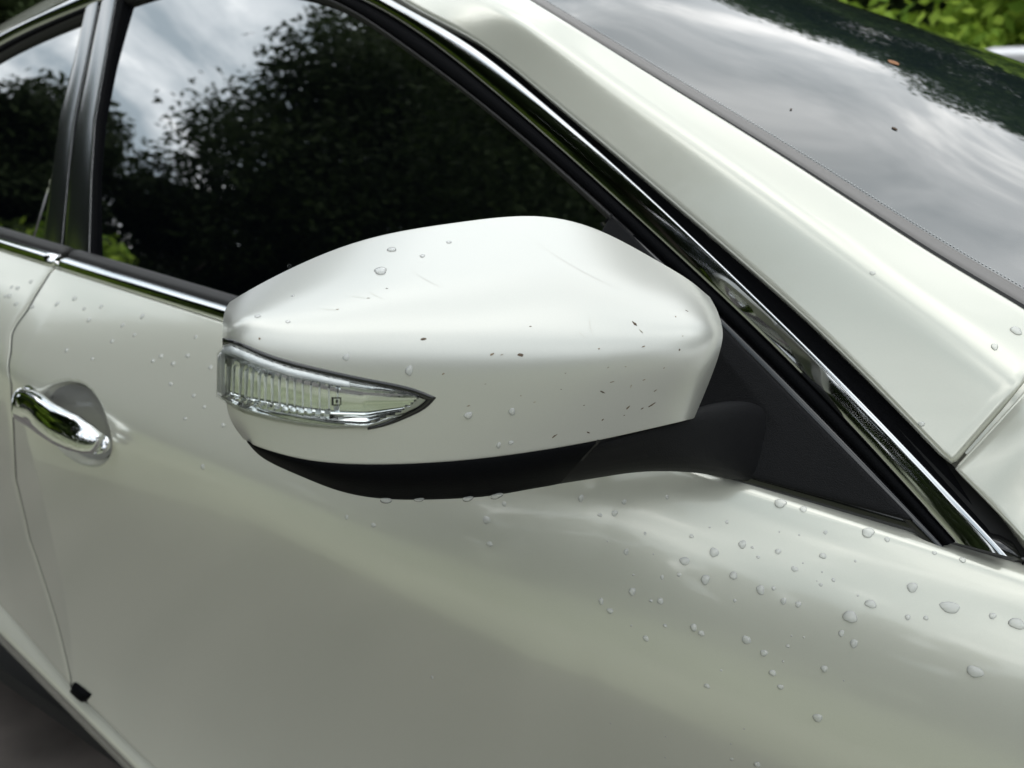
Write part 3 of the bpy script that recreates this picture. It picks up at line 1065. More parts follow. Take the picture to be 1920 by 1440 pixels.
CP = np.array([[at_depth(*p) for p in c] for c in cols])            # columns x rows x 3
NV, NU = 120, 200
fine = np.array([spline(c, NV) for c in CP])                          # columns x NV
fine = np.array([spline(fine[:, j], NU) for j in range(NV)])         # NV x NU x 3
MIRROR_BVH = bvh_of(fine)
pxs = to_px(fine)

# outline of the turn signal in the cover
SIG_T = [(408, 661), (421, 644), (434, 643), (488, 665), (542, 684), (624, 704), (705, 720), (773, 733), (812, 744)]
SIG_B = [(407, 744), (424, 757), (438, 766), (461, 776), (515, 790), (570, 799), (624, 804), (690, 803), (759, 779), (812, 751)]


def inside(px, poly):
    x, y = px[..., 0], px[..., 1]
    r_ = np.zeros(x.shape, bool)
    n = len(poly)
    for i in range(n):
        (x1, y1), (x2, y2) = poly[i], poly[(i + 1) % n]
        c = ((y1 > y) != (y2 > y)) & (x < (x2 - x1) * (y - y1) / ((y2 - y1) + 1e-12) + x1)
        r_ ^= c
    return r_


cut = [(400, 648), (436, 648), (488, 670), (542, 689), (624, 709), (705, 725), (760, 737), (788, 747), (752, 772), (690, 794), (624, 797), (570, 793), (515, 784), (461, 770), (430, 757), (400, 752)]
mid_px = (pxs[:-1, :-1] + pxs[1:, 1:]) / 2
drop = inside(mid_px, cut)
MIRROR = P2(panel('mirror_cover', fine, M_MPAINT, None, -FWD, 0.0012, 0.012, drop=drop))


def cover_hit(x, y):
    """point and outward normal of the cover; extrapolated past its outer edge"""
    xx = max(x, 446)
    h = cast(MIRROR_BVH, xx, y)
    if h is None: h = cast(MIRROR_BVH, xx + 15, y)
    p, n = h
    if xx != x:
        dep = (p - CAM) @ FWD
        p = at_depth(x, y, dep + 0.0006 * ((446 - x) / 10.0) ** 2)
        f_ = min(1.0, (446 - x) / 30.0)
        n = unit(n * (1 - f_) - unit(ray(x, y)) * f_)
    return p, n


def sig_hit(x, y):
    p, n = cover_hit(x, y)
    f_ = min(1.0, max(0.0, (540 - x) / 110.0))
    return p, unit(n * (1 - f_) - unit(ray(x, y)) * f_)


def sig_grid(us, vs, offs, taper=True, shrink=(0.0, 1.0)):
    T_ = polyline(SIG_T, us); B_ = polyline(SIG_B, us)
    rows = []
    for v, o in zip(vs, offs):
        row = []
        for i, u in enumerate(us):
            x = T_[i, 0] + (B_[i, 0] - T_[i, 0]) * v; y = T_[i, 1] + (B_[i, 1] - T_[i, 1]) * v
            p, n = sig_hit(x, y)
            tp = min(1.0, (1 - u) * 3.2) if taper else 1.0
            lf = 1.0
            row.append(p + n * (o * tp * lf))
        rows.append(row)
    return np.array(rows)


us = np.linspace(0, 1, 70)
SIG = empty('turn_signal', tuple(cover_hit(600, 750)[0]))
P2(SIG)
SIG.matrix_parent_inverse = CAR.matrix_world.inverted()
bpy.context.view_layer.update()


def sigsub(o):
    o.parent = SIG
    o.matrix_parent_inverse = SIG.matrix_world.inverted()
    return o


lens = sig_grid(us, [0, 0.05, 0.12, 0.20, 0.25, 0.4, 0.6, 0.78, 0.88, 0.95, 1.0], [0.0004, 0.0022, 0.0038, 0.0050, 0.0054, 0.0054, 0.0050, 0.0045, 0.0036, 0.0020, 0.0003])
# the outer end wraps round the tip of the mirror
wrap = []
for k_, (dx, dd) in enumerate(((0, 0.016), (-1.5, 0.006), (-1.5, 0.0018), (-0.8, 0.0004))):
    r_ = []
    for i in range(lens.shape[0]):
        q = to_px(lens[i, 0])
        r_.append(at_depth(q[0] + dx, q[1], q[2] + dd))
    wrap.append(r_)
wrap = np.array(wrap).transpose(1, 0, 2)
lens_full = np.concatenate([wrap, lens], 1)
lo_ = panel('lens', lens_full, M_LENS, None, -FWD, rim=0)
sigsub(lo_)
refl_vs = [0.10, 0.16, 0.22, 0.27, 0.5, 0.72, 0.80, 0.86, 0.92]
ru = np.linspace(0.004, 0.93, 80)
rfl = sig_grid(ru, refl_vs, [0.0004, 0.0, -0.0030, -0.0050, -0.0050, -0.0046, -0.0040, -0.0012, 0.0006])
sigsub(panel('reflector', rfl, M_REFL, None, -FWD, 0.0004, 0.004))
sigsub(panel('glint_rim', sig_grid(np.linspace(0.006, 0.62, 60), [0.05, 0.08, 0.125, 0.165], [0.0008, 0.0017, 0.0022, 0.0012], taper=False), M_GLINT, None, -FWD, 0.0003, 0.002))  # pale strip put in for the sky's brightness in the lens's upper lip
sigsub(panel('glint_rim', sig_grid(np.linspace(0.02, 0.80, 70), [0.895, 0.915, 0.94, 0.965], [-0.0008, 0.0004, 0.0006, 0.0002], taper=False), M_GLINT, None, -FWD, 0.0003, 0.002))
sigsub(panel('glint_rim', sig_grid(np.linspace(0.0005, 0.022, 6), np.linspace(0.08, 0.92, 24), [0.0036] * 24, taper=False), M_GLINT, None, -FWD, 0.0003, 0.002))
# dark rim seat round the lens (the gap under the cover's edge)
seat = []
gt = spline(np.array([(417, 634), (434, 637), (488, 658), (542, 676), (624, 696), (705, 713), (773, 728), (817, 745)], float), 80)
gb = spline(np.array([(417, 646), (434, 645), (488, 667), (542, 686), (624, 706), (705, 723), (765, 738), (800, 750)], float), 80)
for t, o in ((0, 0.0002), (0.25, 0.0007), (0.7, 0.0008), (1, 0.0004)):
    seat.append([(lambda h: h[0] + h[1] * o)(cover_hit(*(gt[i] + (gb[i] - gt[i]) * t))) for i in range(80)])
sigsub(panel('gasket', np.array(seat), M_GLOSSBLK, None, -FWD, 0.0003, 0.001))
gt2 = spline(np.array([(690, 801), (720, 793), (759, 775), (790, 758), (800, 748)], float), 40)
gb2 = spline(np.array([(690, 806), (722, 799), (762, 784), (801, 763), (817, 746)], float), 40)
seat = []
for t, o in ((0, 0.0004), (0.3, 0.0008), (0.7, 0.0007), (1, 0.0002)):
    seat.append([(lambda h: h[0] + h[1] * o)(cover_hit(*(gt2[i] + (gb2[i] - gt2[i]) * t))) for i in range(40)])
sigsub(panel('gasket', np.array(seat), M_GLOSSBLK, None, -FWD, 0.0003, 0.001))
# upright flutes of the reflector, each with its bright stepped foot
fx = [426, 436, 447, 457, 468, 481, 493, 506, 520, 535, 550, 566, 582, 599, 617, 634]
fy = [736, 739, 742, 747, 751, 753, 757, 759, 763, 766, 768, 770, 771, 773, 773, 768]
ftp = [688, 690, 693, 697, 702, 706, 709, 713, 716, 719, 722, 725, 728, 731, 734, 742]
for x, yb, yt in zip(fx, fy, ftp):
    vv, ff_ = [], []
    ys_ = np.linspace(yt, yb, 7)
    for y in ys_:
        p, n = sig_hit(x, y)
        back = p - n * 0.0049
        for (dx, o) in ((-1.9, 0.0), (-1.2, 0.0012), (1.2, 0.0012), (1.9, 0.0)):
            vv.append(back + n * o + RGT * dx * 0.00027)
    # foot: a small ramp looking up
    p, n = sig_hit(x - 2, yb)
    b0 = p - n * 0.0049
    up_ = UPV * 0.00027
    vv += [b0 - RGT * 0.0015 - up_ * 1, b0 + RGT * 0.0013 - up_ * 1, b0 - RGT * 0.0015 - up_ * 6 + n * 0.0036, b0 + RGT * 0.0013 - up_ * 6 + n * 0.0036, b0 + RGT * 0.0010 + up_ * 8 + n * 0.0002]
    for i in range(6):
        for j in range(3):
            ff_.append((i * 4 + j, i * 4 + j + 1, (i + 1) * 4 + j + 1, (i + 1) * 4 + j))
    k0 = 28
    ff_ += [(k0, k0 + 2, k0 + 3, k0 + 1), (k0, k0 + 1, k0 + 4)]
    fo = sigsub(raw('flute', vv, ff_, M_RIB, None, smooth=False))
    fo.data.materials.append(M_REFL)
    for q in (-1, -2): fo.data.polygons[q].material_index = 1
# small square approval mark moulded in the lens
pm, nm_ = cover_hit(632, 745)
mv, mf = [], []
def bar(cx, cy, w, h):
    p, n = cover_hit(cx, cy)
    b = len(mv); p = p + n * 0.0046
    for z in (0.0, 0.0003):
        for sx, sy in ((-1, -1), (1, -1), (1, 1), (-1, 1)):
            mv.append(p + RGT * sx * w * 0.00013 + UPV * sy * h * 0.00013 + n * z)
    mf.extend([(b, b + 1, b + 2, b + 3), (b + 4, b + 5, b + 6, b + 7), (b, b + 1, b + 5, b + 4), (b + 1, b + 2, b + 6, b + 5), (b + 2, b + 3, b + 7, b + 6), (b + 3, b, b + 4, b + 7)])
bar(623, 745, 4, 15); bar(631, 739, 12, 2); bar(631, 752, 12, 2); bar(638, 745, 2, 14); bar(631, 745, 4, 6)

sigsub(raw('moulded_mark', mv, mf, M_DARK, None, smooth=False))

# black lower shell of the mirror
LS = [((462, 826), (464, 830)), ((474, 832), (482, 850)), ((494, 840), (507, 867)), ((540, 853), (560, 891)), ((620, 866), (640, 921)), ((720, 869), (730, 935)),
      ((830, 864), (830, 935)), ((930, 855), (925, 928)), ((1010, 843), (1000, 915)), ((1060, 836), (1030, 910)), ((1119, 829), (1050, 906))]
lsr = []
for (a, b) in LS:
    h = next(q for q in (cast(MIRROR_BVH, a[0] + (10 if a[0] < 470 else 0), a[1] - e_) for e_ in range(3, 60, 2)) if q)
    d0 = (h[0] - CAM) @ FWD + 0.0012
    c = []
    for t in (-0.08, 0.0, 0.2, 0.45, 0.7, 0.9, 1.0):
        x = a[0] + (b[0] - a[0]) * t; y = a[1] + (b[1] - a[1]) * t
        c.append(at_depth(x, y, d0 + 0.030 * max(0, t) ** 2.4 + (0.002 if t < 0 else 0)))
    x, y = b
    sh = max(0.0, 1 - (a[0] - 456) / 60.0)
    c.append(at_depth(x + 16 * sh, y - 3 + 6 * sh, d0 + 0.048)); c.append(at_depth(x + 50 * sh, y - 14 + 16 * sh, d0 + 0.075))
    lsr.append(c)
lsr = np.array(lsr)
lf = np.array([spline(c, 40) for c in lsr]); lf = np.array([spline(lf[:, j], 120) for j in range(40)])
P2(panel('mirror_lower_shell', lf, M_BLACK, None, -FWD, rim=0))
SHELL_BVH = bvh_of(lf)
# lip of the lower shell where it meets the arm, lighter grey standing in for its lit edge
lp = polyline([(1121, 826), (1108, 839), (1082, 870), (1050, 906)], 24)
lip = []
for o_, dz_ in ((-2.2, 0.0002), (-1.2, -0.0010), (0.8, -0.0012), (2.0, 0.0012)):
    lip.append([at_depth(x + o_, y, to_px(lf[min(len(lf) - 1, int(t * (len(lf) - 1) * 0.62) + 4), -1])[2] + dz_) for t, (x, y) in zip(np.linspace(0, 1, 24), lp)])
P2(panel('shell_lip', np.array(lip), M_RUBBER, None, -FWD, 0.0002, 0.002))

# arm carrying the mirror: sections from the pivot joint to the sail panel
def sail_depth(x, y):
    return float((gpt(x, y, 0.0045) - CAM) @ FWD)


AR = [((1105, 830), (1036, 909), 0.420, 0.040, 0.030), ((1165, 812), (1108, 898), 0.423, 0.042, 0.026), ((1232, 790), (1190, 886), 0.432, 0.048, 0.018),
      ((1296, 768), (1262, 884), 0.447, 0.052, 0.010), ((1340, 756), (1322, 889), 0.468, 0.052, 0.005), ((1380, 752), (1366, 898), 0.492, 0.045, 0.004), ((1422, 760), (1412, 905), 0.517, 0.03, 0.004),
      ((1470, 792), (1466, 915), 0.537, 0.012, 0.004)]
secs = []
for (a, b, d, th_, dvv) in AR:
    ring = []
    K = 22
    for j in range(K):
        ang = 2 * math.pi * j / K
        ca, sa = math.cos(ang), math.sin(ang)
        v = 0.5 - 0.5 * np.sign(ca) * abs(ca) ** 0.7           # 0 at the top, 1 at the bottom
        w = np.sign(sa) * abs(sa) ** 0.7                          # -1 front, 1 back
        x = a[0] + (b[0] - a[0]) * v; y = a[1] + (b[1] - a[1]) * v
        ring.append(at_depth(x, y, d + th_ * (0.5 + 0.5 * w) + dvv * v))
    secs.append(ring)
secs = np.array(secs)
sf = np.array([spline(secs[:, j], 50) for j in range(K)]).transpose(1, 0, 2)
av = sf.reshape(-1, 3); af = []
for i in range(49):
    for j in range(K):
        j2 = (j + 1) % K
        af.append((i * K + j, (i + 1) * K + j, (i + 1) * K + j2, i * K + j2))
af.append(tuple(range(K)))
P2(raw('mirror_arm', av, af, M_SAIL))
# triangular sail panel in the window corner
TL, TR, BL = gpt(1150, 411), gpt(1704, 972), gxz(-0.335, 0.934)
sg = []
for t in np.linspace(0, 1, 60):
    # t runs from the top corner down to the lower edge
    rgt_ = TL + (TR - TL) * t
    lft = TL + np.array([-0.004, -0.0015, -0.004]) * min(1, t * 12) + (BL - TL) * t
    if t < 0.03: pass
    r_ = []
    for s in np.linspace(0, 1, 60):
        p = lft + (rgt_ - lft) * s
        q = to_px(p)
        # hollow round the root of the arm
        l_ = (q[0] - 1352) * 0.62 - (q[1] - 655) * 0.78
        hol = 0.5 - 0.5 * math.tanh((l_ - 2) / 5.0)
        hol *= 0.5 + 0.5 * math.tanh((q[1] - 610) / 22.0)
        low = 0.5 - 0.5 * math.tanh((q[1] - 800) / 30)
        r_.append(p + GN * (0.0045 - 0.008 * hol * low * (1 - min(1, max(0, (s - 0.55) / 0.3)))))
    sg.append(r_)
P2(panel('mirror_sail_panel', np.array(sg), M_SAIL, None, GN, 0.0025, 0.008))
# black seal under the sail panel, along the top of the door
Xq = np.linspace(-0.36, 0.006, 50)
q_ = []
yo = np.interp(Xq, [-0.36, -0.2, -0.12, 0.006], [0.001, 0.002, 0.006, 0.011])
for (dy, dz) in ((0.0035, -0.002), (0.003, 0.003), (0.0037, 0.0065), (0.007, 0.0090), (0.014, 0.0100)):
    fade = np.clip((0.006 - Xq) / 0.012, 0, 1) ** 0.5
    q_.append(np.stack([Xq, dy + yo, belt_z(Xq) + 0.0045 + yo * 0.25 + dz * fade], 1))
P2(panel('door_top_seal', np.array(q_), M_GLOSSBLK, None, (0, -1, 0.4), 0.0005, 0.003))
# black infill between the sail panel and the chrome
# back of the mirror: glass facing rearwards
ringp = list(fine[0, ::6]) + list(fine[::12, -1])[1:] + list(lf[-8, ::-8])
ringp = np.array(ringp)
ringp = ringp.mean(0) + (ringp - ringp.mean(0)) * 0.90 + FWD * 0.030
cen_ = ringp.mean(0) + FWD * 0.01
vv = [cen_] + list(ringp)
P2(raw('mirror_glass', vv, [(0, i + 1, (i + 1) % len(ringp) + 1) for i in range(len(ringp))], M_CHROME, None, smooth=False))

# ------------------------------------------------------------------ dried specks on the mirror cover
def flake(x, y, w, h, ang):
    hit = cast(MIRROR_BVH, x, y)
    if hit is None: return
    p, n = hit
    a = unit(np.cross(n, UPV)); b = np.cross(n, a)
    ca, sa = math.cos(ang), math.sin(ang)
    d = (p - CAM) @ FWD / FPX
    vs_, k_ = [], 9
    for q in range(k_):
        t = 2 * math.pi * q / k_
        rr = 1 + 0.35 * random.uniform(-1, 1)
        u_, v_ = math.cos(t) * w * rr, math.sin(t) * h * rr
        vs_.append(p + (-a * (u_ * ca - v_ * sa) + b * -(u_ * sa + v_ * ca)) * d + n * 0.00006)
    vs_.append(p + n * 0.00025)
    o = raw('dirt_speck', vs_, [(i, (i + 1) % k_, k_) for i in range(k_)], random.choice((M_DIRT, M_DIRT3, M_DIRT3, M_DIRT2)) if w < 5.5 else M_DIRT, None, smooth=False)
    sub(o, MIRROR)


SP = [(1190, 607, 7, 3, -.9), (1202, 621, 5, 1.5, -.7), (1288, 583, 4, 1.2, -.7), (1267, 594, 2.5, 1.2, 1.4), (1206, 650, 4, 1.3, .3), (1274, 656, 2.2, 2, 0),
      (1123, 654, 2, 1.2, 0), (923, 664, 4, 2, .4), (941, 665, 4, 1.3, .2), (977, 666, 6, 3, -.1), (994, 612, 2.5, 1.2, 0), (1183, 724, 4, 1.4, 1.3), (1129, 735, 6, 1.3, -.4),
      (1052, 730, 2, 1, 0), (977, 742, 1.8, 1.5, 0), (1148, 716, 5, 0.8, .3), (1208, 712, 3, 1, .4), (1229, 732, 4, 1, .7), (1221, 760, 9, 2, .65), (1178, 764, 4, 1.8, .9),
      (1204, 766, 3.5, 1.2, .6), (1002, 754, 2.5, 1.2, .3), (1140, 689, 2.5, 1.1, .5), (1173, 687, 2, 1.2, 0), (1039, 818, 6, 1.6, .7), (1130, 787, 2.5, 1.2, 1), (1170, 779, 2, 1, .5),
      (1103, 811, 4, 1.5, -.4), (794, 636, 6, 2.2, .2), (487, 635, 2, 2, 0), (632, 580, 3, 1.2, .2), (690, 559, 3, 1, .2), (725, 541, 2.5, 1, .2), (831, 701, 3, 1.2, .5), (878, 761, 3, 1.2, .4),
      (1245, 690, 2, .8, .5), (1280, 630, 2, .8, .2), (1060, 700, 2, .8, .4), (1095, 760, 2, .8, .4), (910, 720, 1.6, 1, .2)]
for s in SP: flake(*s)


def scratch(x0, y0, x1, y1, w, bow):
    n_, vs_ = 14, []
    for i in range(n_):
        t = i / (n_ - 1)
        x = x0 + (x1 - x0) * t - (y1 - y0) * bow * math.sin(math.pi * t); y = y0 + (y1 - y0) * t + (x1 - x0) * bow * math.sin(math.pi * t)
        hit = cast(MIRROR_BVH, x, y)
        if hit is None: return
        p, n = hit
        c = unit(np.cross(n, unit(RGT * (x1 - x0) - UPV * (y1 - y0))))
        k_ = w * math.sin(math.pi * min(1, max(0.04, t))) * 0.00028 * random.uniform(0.5, 1)
        vs_ += [p + c * k_ + n * 0.00005, p - c * k_ + n * 0.00005]
    o = raw('scratch', vs_, [(2 * i, 2 * i + 1, 2 * i + 3, 2 * i + 2) for i in range(n_ - 1)], M_SCR, None, smooth=False)
    sub(o, MIRROR)


M_SCR = simple('scratch', (0.50, 0.48, 0.42), 0.6)
for q in ((985, 440, 1165, 545, 0.6, 0.03), (690, 545, 722, 562, 0.7, 0.05), (655, 555, 690, 560, 0.6, 0.0), (770, 505, 830, 540, 0.5, 0.04), (1105, 590, 1112, 632, 0.5, 0.05),
          (1085, 620, 1100, 634, 0.6, 0.1), (598, 578, 636, 582, 0.5, 0.02)):
    scratch(*q)

# ------------------------------------------------------------------ rain drops
def drop_mesh(seed, tall):
    r = random.Random(seed)
    ph = [r.uniform(0, 6.28) for _ in range(4)]
    verts, faces = [], []
    K, R = 16, 6
    for i in range(R):
        t = i / R * math.pi / 2
        rad, z = math.cos(t), math.sin(t)
        for j in range(K):
            a = 2 * math.pi * j / K
            k_ = 1 + 0.10 * math.sin(2 * a + ph[0]) + 0.07 * math.sin(3 * a + ph[1]) + 0.04 * math.sin(5 * a + ph[2])
            verts.append((math.cos(a) * rad * k_, math.sin(a) * rad * k_ - 0.12 * z * rad, tall * z ** 0.9))
    verts.append((0, -0.05, tall))
    for i in range(R - 1):
        for j in range(K):
            j2 = (j + 1) % K
            faces.append((i * K + j, i * K + j2, (i + 1) * K + j2, (i + 1) * K + j))
    for j in range(K):
        faces.append(((R - 1) * K + j, (R - 1) * K + (j + 1) % K, R * K))
    me = bpy.data.meshes.new('water_drop')
    me.from_pydata(verts, [], faces)
    me.polygons.foreach_set('use_smooth', [True] * len(me.polygons))
    me.materials.append(M_WATER)
    return me


DM = [drop_mesh(i, 0.46 + 0.06 * (i % 4)) for i in range(7)]


def put_drop(tree, x, y, r, label, group, stretch=1.0):
    h = cast(tree, x, y)
    if h is None: return None
    p, n = h
    dist = (p - CAM) @ FWD
    size = 0.9 * r / FPX * dist
    zax = Vector(n); dn = Vector((0, 0, -1)); dn = dn - zax * dn.dot(zax)
    yax = (-dn).normalized() if dn.length > 1e-4 else Vector((1, 0, 0)).cross(zax).normalized()
    xax = yax.cross(zax)
    o = bpy.data.objects.new('water_drop', random.choice(DM))
    COL.objects.link(o)
    sx = size * random.uniform(0.88, 1.1); sy = size * random.uniform(0.9, 1.15)
    if stretch > 1: sx *= stretch
    m = Matrix((xax, yax, zax)).transposed().to_4x4()
    m = Matrix.Translation(Vector(p) - zax * size * 0.04) @ m @ Matrix.Diagonal((sx, sy, size * random.uniform(0.8, 1.0), 1))
    o.matrix_world = m
    tag(o, label, 'water drop', group)
    return o


GD = 'rain drops on the front door below the mirror'
LD = 'small clear rain drop beaded on the white front door below the mirror'
DOOR_DROPS = [(186,72,14),(261,137,10),(318,130,13),(355,86,11),(437,209,7),(363,281,12),(592,317,20),(619,220,9),(707,283,20),(818,252,19),(857,264,6),(880,302,8),(957,280,12),(1022,348,14),(1133,297,13),(1143,205,8),(1260,317,6),(673,390,21),(783,374,17),(889,430,20),(940,424,9),(570,371,9),(504,381,9),(391,371,5),(387,437,15),(265,475,13),(300,512,14),(460,472,8),(497,474,14),(515,570,9),(440,620,13),(383,570,5),(627,577,17),(657,600,13),(788,472,8),(979,474,14),(1036,487,13),(1174,391,8),(1125,410,8),(1270,452,5),(833,626,18),(902,677,15),(995,650,7),(1205,600,14),(1254,640,17),(1240,535,25),(1320,485,20),(1483,420,21),(1465,537,11),(1536,540,10),(1630,498,24),(1797,532,13),(1892,562,28),(1728,750,28),(1138,738,15),(936,755,15),(967,810,13),(679,806,12),(735,745,5),(1112,931,18),(776,1093,9),(876,1113,14),(1215,785,4),(977,710,5),(302,952,4),(518,1004,4),(516,1086,4),(825,974,4),(773,1033,4),(523,67,8),(690,185,5),(757,165,8),(470,290,4),(290,240,4),(1010,610,4),(1058,615,4),(1130,360,4),(1110,395,3),(1055,325,4),(1040,215,5),(963,203,4)]
BIG = {(1728, 750): 'large round rain drop standing alone near the right edge of the front door',
       (1892, 562): 'large rain drop at the very right edge of the photo, on the door shoulder',
       (1630, 498): 'wide flat rain drop stretched sideways on the door below the chrome tip',
       (1240, 535): 'large rain drop with a trailing tail in the middle of the wet door panel',
       (1483, 420): 'round rain drop on the door, nearest below the sail panel corner seal',
       (707, 283): 'big rain drop, upper one of the biggest pair below the mirror arm',
       (673, 390): 'big round rain drop just below and left of the biggest pair under the arm',
       (592, 317): 'big rain drop, left one of the biggest pair below the mirror arm',
       (818, 252): 'broad rain drop with a droplet beside it, under the door shoulder highlight',
       (889, 430): 'big rain drop with a pale crescent in the middle of the cluster on the door',
       (1112, 931): 'oval rain drop on the dark olive reflection of the lower door',
       (186, 72): 'rain drop nearest to the mirror arm joint on the door'}
for (x, y, r) in DOOR_DROPS:
    put_drop(DOOR_BVH, 1000 + x / 2.087, 900 + y / 2.087, r / 2.087, BIG.get((x, y), LD), None if (x, y) in BIG else GD, 1.6 if (x, y) == (1630, 498) else 1)
GL = 'rain drops lying on the door ledge under the sail panel'
for (x, y, r) in ((967, 90, 22), (1057, 113, 14), (1310, 205, 22), (1385, 232, 10), (1570, 285, 9), (1680, 312, 13)):
    put_drop(DOOR_BVH, 1000 + x / 2.087, 900 + y / 2.087, r / 2.087, 'flat rain drop lying on the narrow door ledge under the black sail panel', GL, 1.2)
GM = 'rain drops on the mirror cover'
for (x, y, r) in ((735, 468, 10), (714, 508, 15), (842, 454, 6), (792, 480, 6), (483, 593, 7), (540, 603, 5), (649, 670, 7), (767, 695, 9), (878, 779, 9), (960, 772, 8), (935, 835, 6), (958, 830, 6), (549, 555, 4)):
    big_ = (x, y) == (714, 508)
    put_drop(MIRROR_BVH, x, y, r, 'largest rain drop on top of the white mirror cover' if big_ else 'small rain drop on the white mirror cover', None if big_ else GM)
for (x, y, r), lb in (((1636, 512, 6), 'small lone rain drop halfway up the white windscreen pillar'), ((1728, 795, 6), 'small rain drop near the lower tip of the white windscreen pillar'),
                     ((1905, 620, 12), 'flat rain drop on the bright upper edge of the windscreen pillar'), ((1865, 650, 8), 'rain drop next to the flat one low on the windscreen pillar')):
    put_drop(PILLAR_BVH, x, y, r, lb, None)
GU = 'rain drops on the upper door near the handle'
for (x, y) in ((140, 560), (107, 570), (158, 579), (167, 600), (190, 575), (267, 593), (252, 628), (125, 657), (173, 673), (302, 668), (287, 677), (352, 667), (325, 682), (367, 632), (395, 689), (363, 742), (383, 763), (347, 785), (418, 797), (380, 875),
               (912, 975), (918, 1020), (945, 945), (810, 1270), (60, 575), (210, 640), (230, 610), (320, 720), (650, 970), (700, 985)):
    lbl = 'tiny rain drop on the white front door between the handle and the mirror'
    r = {912: 8, 918: 6, 945: 5, 810: 4}.get(x, random.uniform(3.8, 6.2))
    put_drop(DOOR_BVH, x, y, r, lbl, GU)
for (x, y) in ((22, 538), (33, 540), (10, 555), (18, 555), (58, 528), (30, 570)):
    put_drop(REAR_BVH, x, y, random.uniform(3.8, 5.4), 'tiny rain drop on the white rear door beside the door gap', 'rain drops on the rear door')
for (x, y, r) in ((724, 932, 13), (786, 932, 10), (877, 930, 13), (931, 925, 13)):
    o = put_drop(SHELL_BVH, x, y, r, 'rain drop hanging from the underside of the black mirror shell', 'drops hanging under the mirror')
    if o is not None:
        o.location.z -= 0.0016

# ------------------------------------------------------------------ a pale vehicle parked beyond
VAN = empty('parked_car', (0.80, 4.1, 0.0))
tag(VAN, 'blurred pale car parked beyond the windscreen in front of the bright bush', 'car')
prof = [(-2.1, 0.45), (-2.15, 0.8), (-2.0, 1.0), (-1.7, 1.18), (-1.15, 1.62), (-0.9, 1.72), (0.2, 1.74), (0.9, 1.66), (1.6, 1.2), (2.4, 1.02), (2.5, 0.6), (2.4, 0.4)]
rows = []
for y, k_ in ((-0.86, 0.965), (-0.80, 0.985), (-0.6, 1.0), (0, 1.012), (0.6, 1.0), (0.80, 0.985), (0.86, 0.965)):
    rows.append([(x, y * (1 - 0.16 * max(0, z - 0.95)), 0.4 + (z - 0.4) * k_) for x, z in prof])
rows = np.array([polyline(np.array(r), 60) for r in rows])
link_ = panel('body', rows, simple('pale_paint', (0.75, 0.74, 0.76), 0.35, coat=1), VAN, (0, 0, 1), 0.02, 0.5)
for sx in (-1.35, 1.45):
    for sy in (-0.82, 0.82):
        wv, wf = [], []
        for q, yy in ((0.33, -0.1), (0.35, -0.06), (0.35, 0.06), (0.33, 0.1)):
            for j in range(24):
                wv.append((sx + q * math.cos(j * math.pi / 12), sy + yy, 0.35 + q * math.sin(j * math.pi / 12)))
        for i in range(3):
            for j in range(24):
                wf.append((i * 24 + j, i * 24 + (j + 1) % 24, (i + 1) * 24 + (j + 1) % 24, (i + 1) * 24 + j))
        wf.append(tuple(range(24))); wf.append(tuple(range(72, 96)))
        raw('wheel', wv, wf, M_RUBBER, VAN)
for s in (-1, 1):
    raw('side_window', [(-1.5, s * 0.84, 1.2), (1.3, s * 0.84, 1.2), (0.7, s * 0.775, 1.58), (-1.1, s * 0.775, 1.58)], [(0, 1, 2, 3)], M_GLASS, VAN, False)

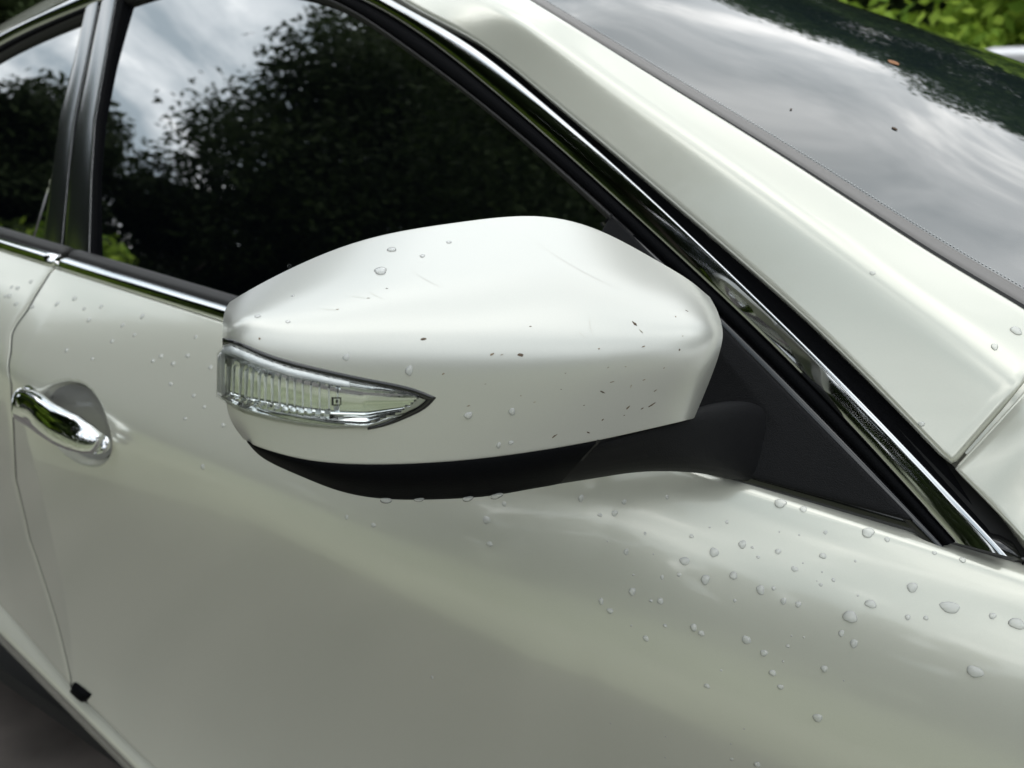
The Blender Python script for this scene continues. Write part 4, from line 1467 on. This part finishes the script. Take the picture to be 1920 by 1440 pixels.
place('bush', B_BRI, (CAM[0] + 0.22, 7.3, 0), 0.4, 1.45, 'bright yellow green bush behind the pale parked car', 'bush')
place('bush', B_BRI, (CAM[0] + 0.25, 6.2, 0), 2.4, 0.88, 'smaller bright green bush just above the pale parked car', 'bush')
place('bush', B_BRI, (CAM[0] + 2.0, 8.4, 0), 4.4, 1.4, 'bright green bush at the top right corner of the photo', 'bush')
for dx, yy, rz in ((-1.6, 10.5, 1.0), (0.6, 11.0, 2.2), (-3.4, 11.0, 3.0), (2.8, 10.5, 4.0)):
    place('bush', (None, B_DARK), (CAM[0] + dx, yy, 0), rz, 1.15, 'dark green thicket behind the bright bush', 'bush', 'dark thicket beyond the far side')
for az, d, rz in ((143, 12, 0.3), (150, 11, 1.3), (157, 12, 2.2), (164, 13, 3.1), (130, 12, 0.8)):
    place('bush', (None, B_DARK), polar(az, d), rz, 0.95, 'dark green thicket behind the rear roof of the car', 'bush', 'dark thicket beyond the far side')
for az, d, s_, rz in ((-166, 8.2, 1.05, 0.2), (-159, 7.8, 1.1, 1.7), (-151, 7.4, 1.0, 3.3)):
    place('bush', B_BRI, polar(az, d), rz, s_, 'bright green bush mirrored low in the side windows', 'bush', 'bright bushes mirrored low in the side windows')


def speck(name, tree, x, y, w, h, mat, label, cat, lift=0.0006):
    hit = cast(tree, x, y)
    if hit is None: return
    p, n = hit
    a = unit(np.array([0.86, -0.14, -0.49])); a = unit(a - n * (a @ n)); b = np.cross(n, a)
    vs_ = []
    for q in range(10):
        t = 2 * math.pi * q / 10
        vs_.append(p + a * w * math.cos(t) * random.uniform(0.8, 1.1) + b * h * math.sin(t) * random.uniform(0.8, 1.1) + n * lift)
    vs_.append(p + n * lift * 2.5)
    tag(raw(name, vs_, [(i, (i + 1) % 10, 10) for i in range(10)], mat, None, smooth=False), label, cat)


M_DRYLEAF = simple('dry_leaf', (0.30, 0.13, 0.05), 0.7)
speck('fallen_leaf', WS_BVH, 1675, 118, 0.006, 0.005, M_DRYLEAF, 'small dry brown leaf lying on the windscreen near the tree reflection', 'leaf')
speck('debris_speck', WS_BVH, 1677, 242, 0.0035, 0.0016, M_DIRT, 'tiny dark speck in the middle of the windscreen', 'speck')
speck('debris_speck', WS_BVH, 1483, 206, 0.0012, 0.0012, M_DIRT, 'tiny dark speck on the windscreen near its lower edge strip', 'speck')
for (x, y) in ((368, 38), (289, 90)):
    pass
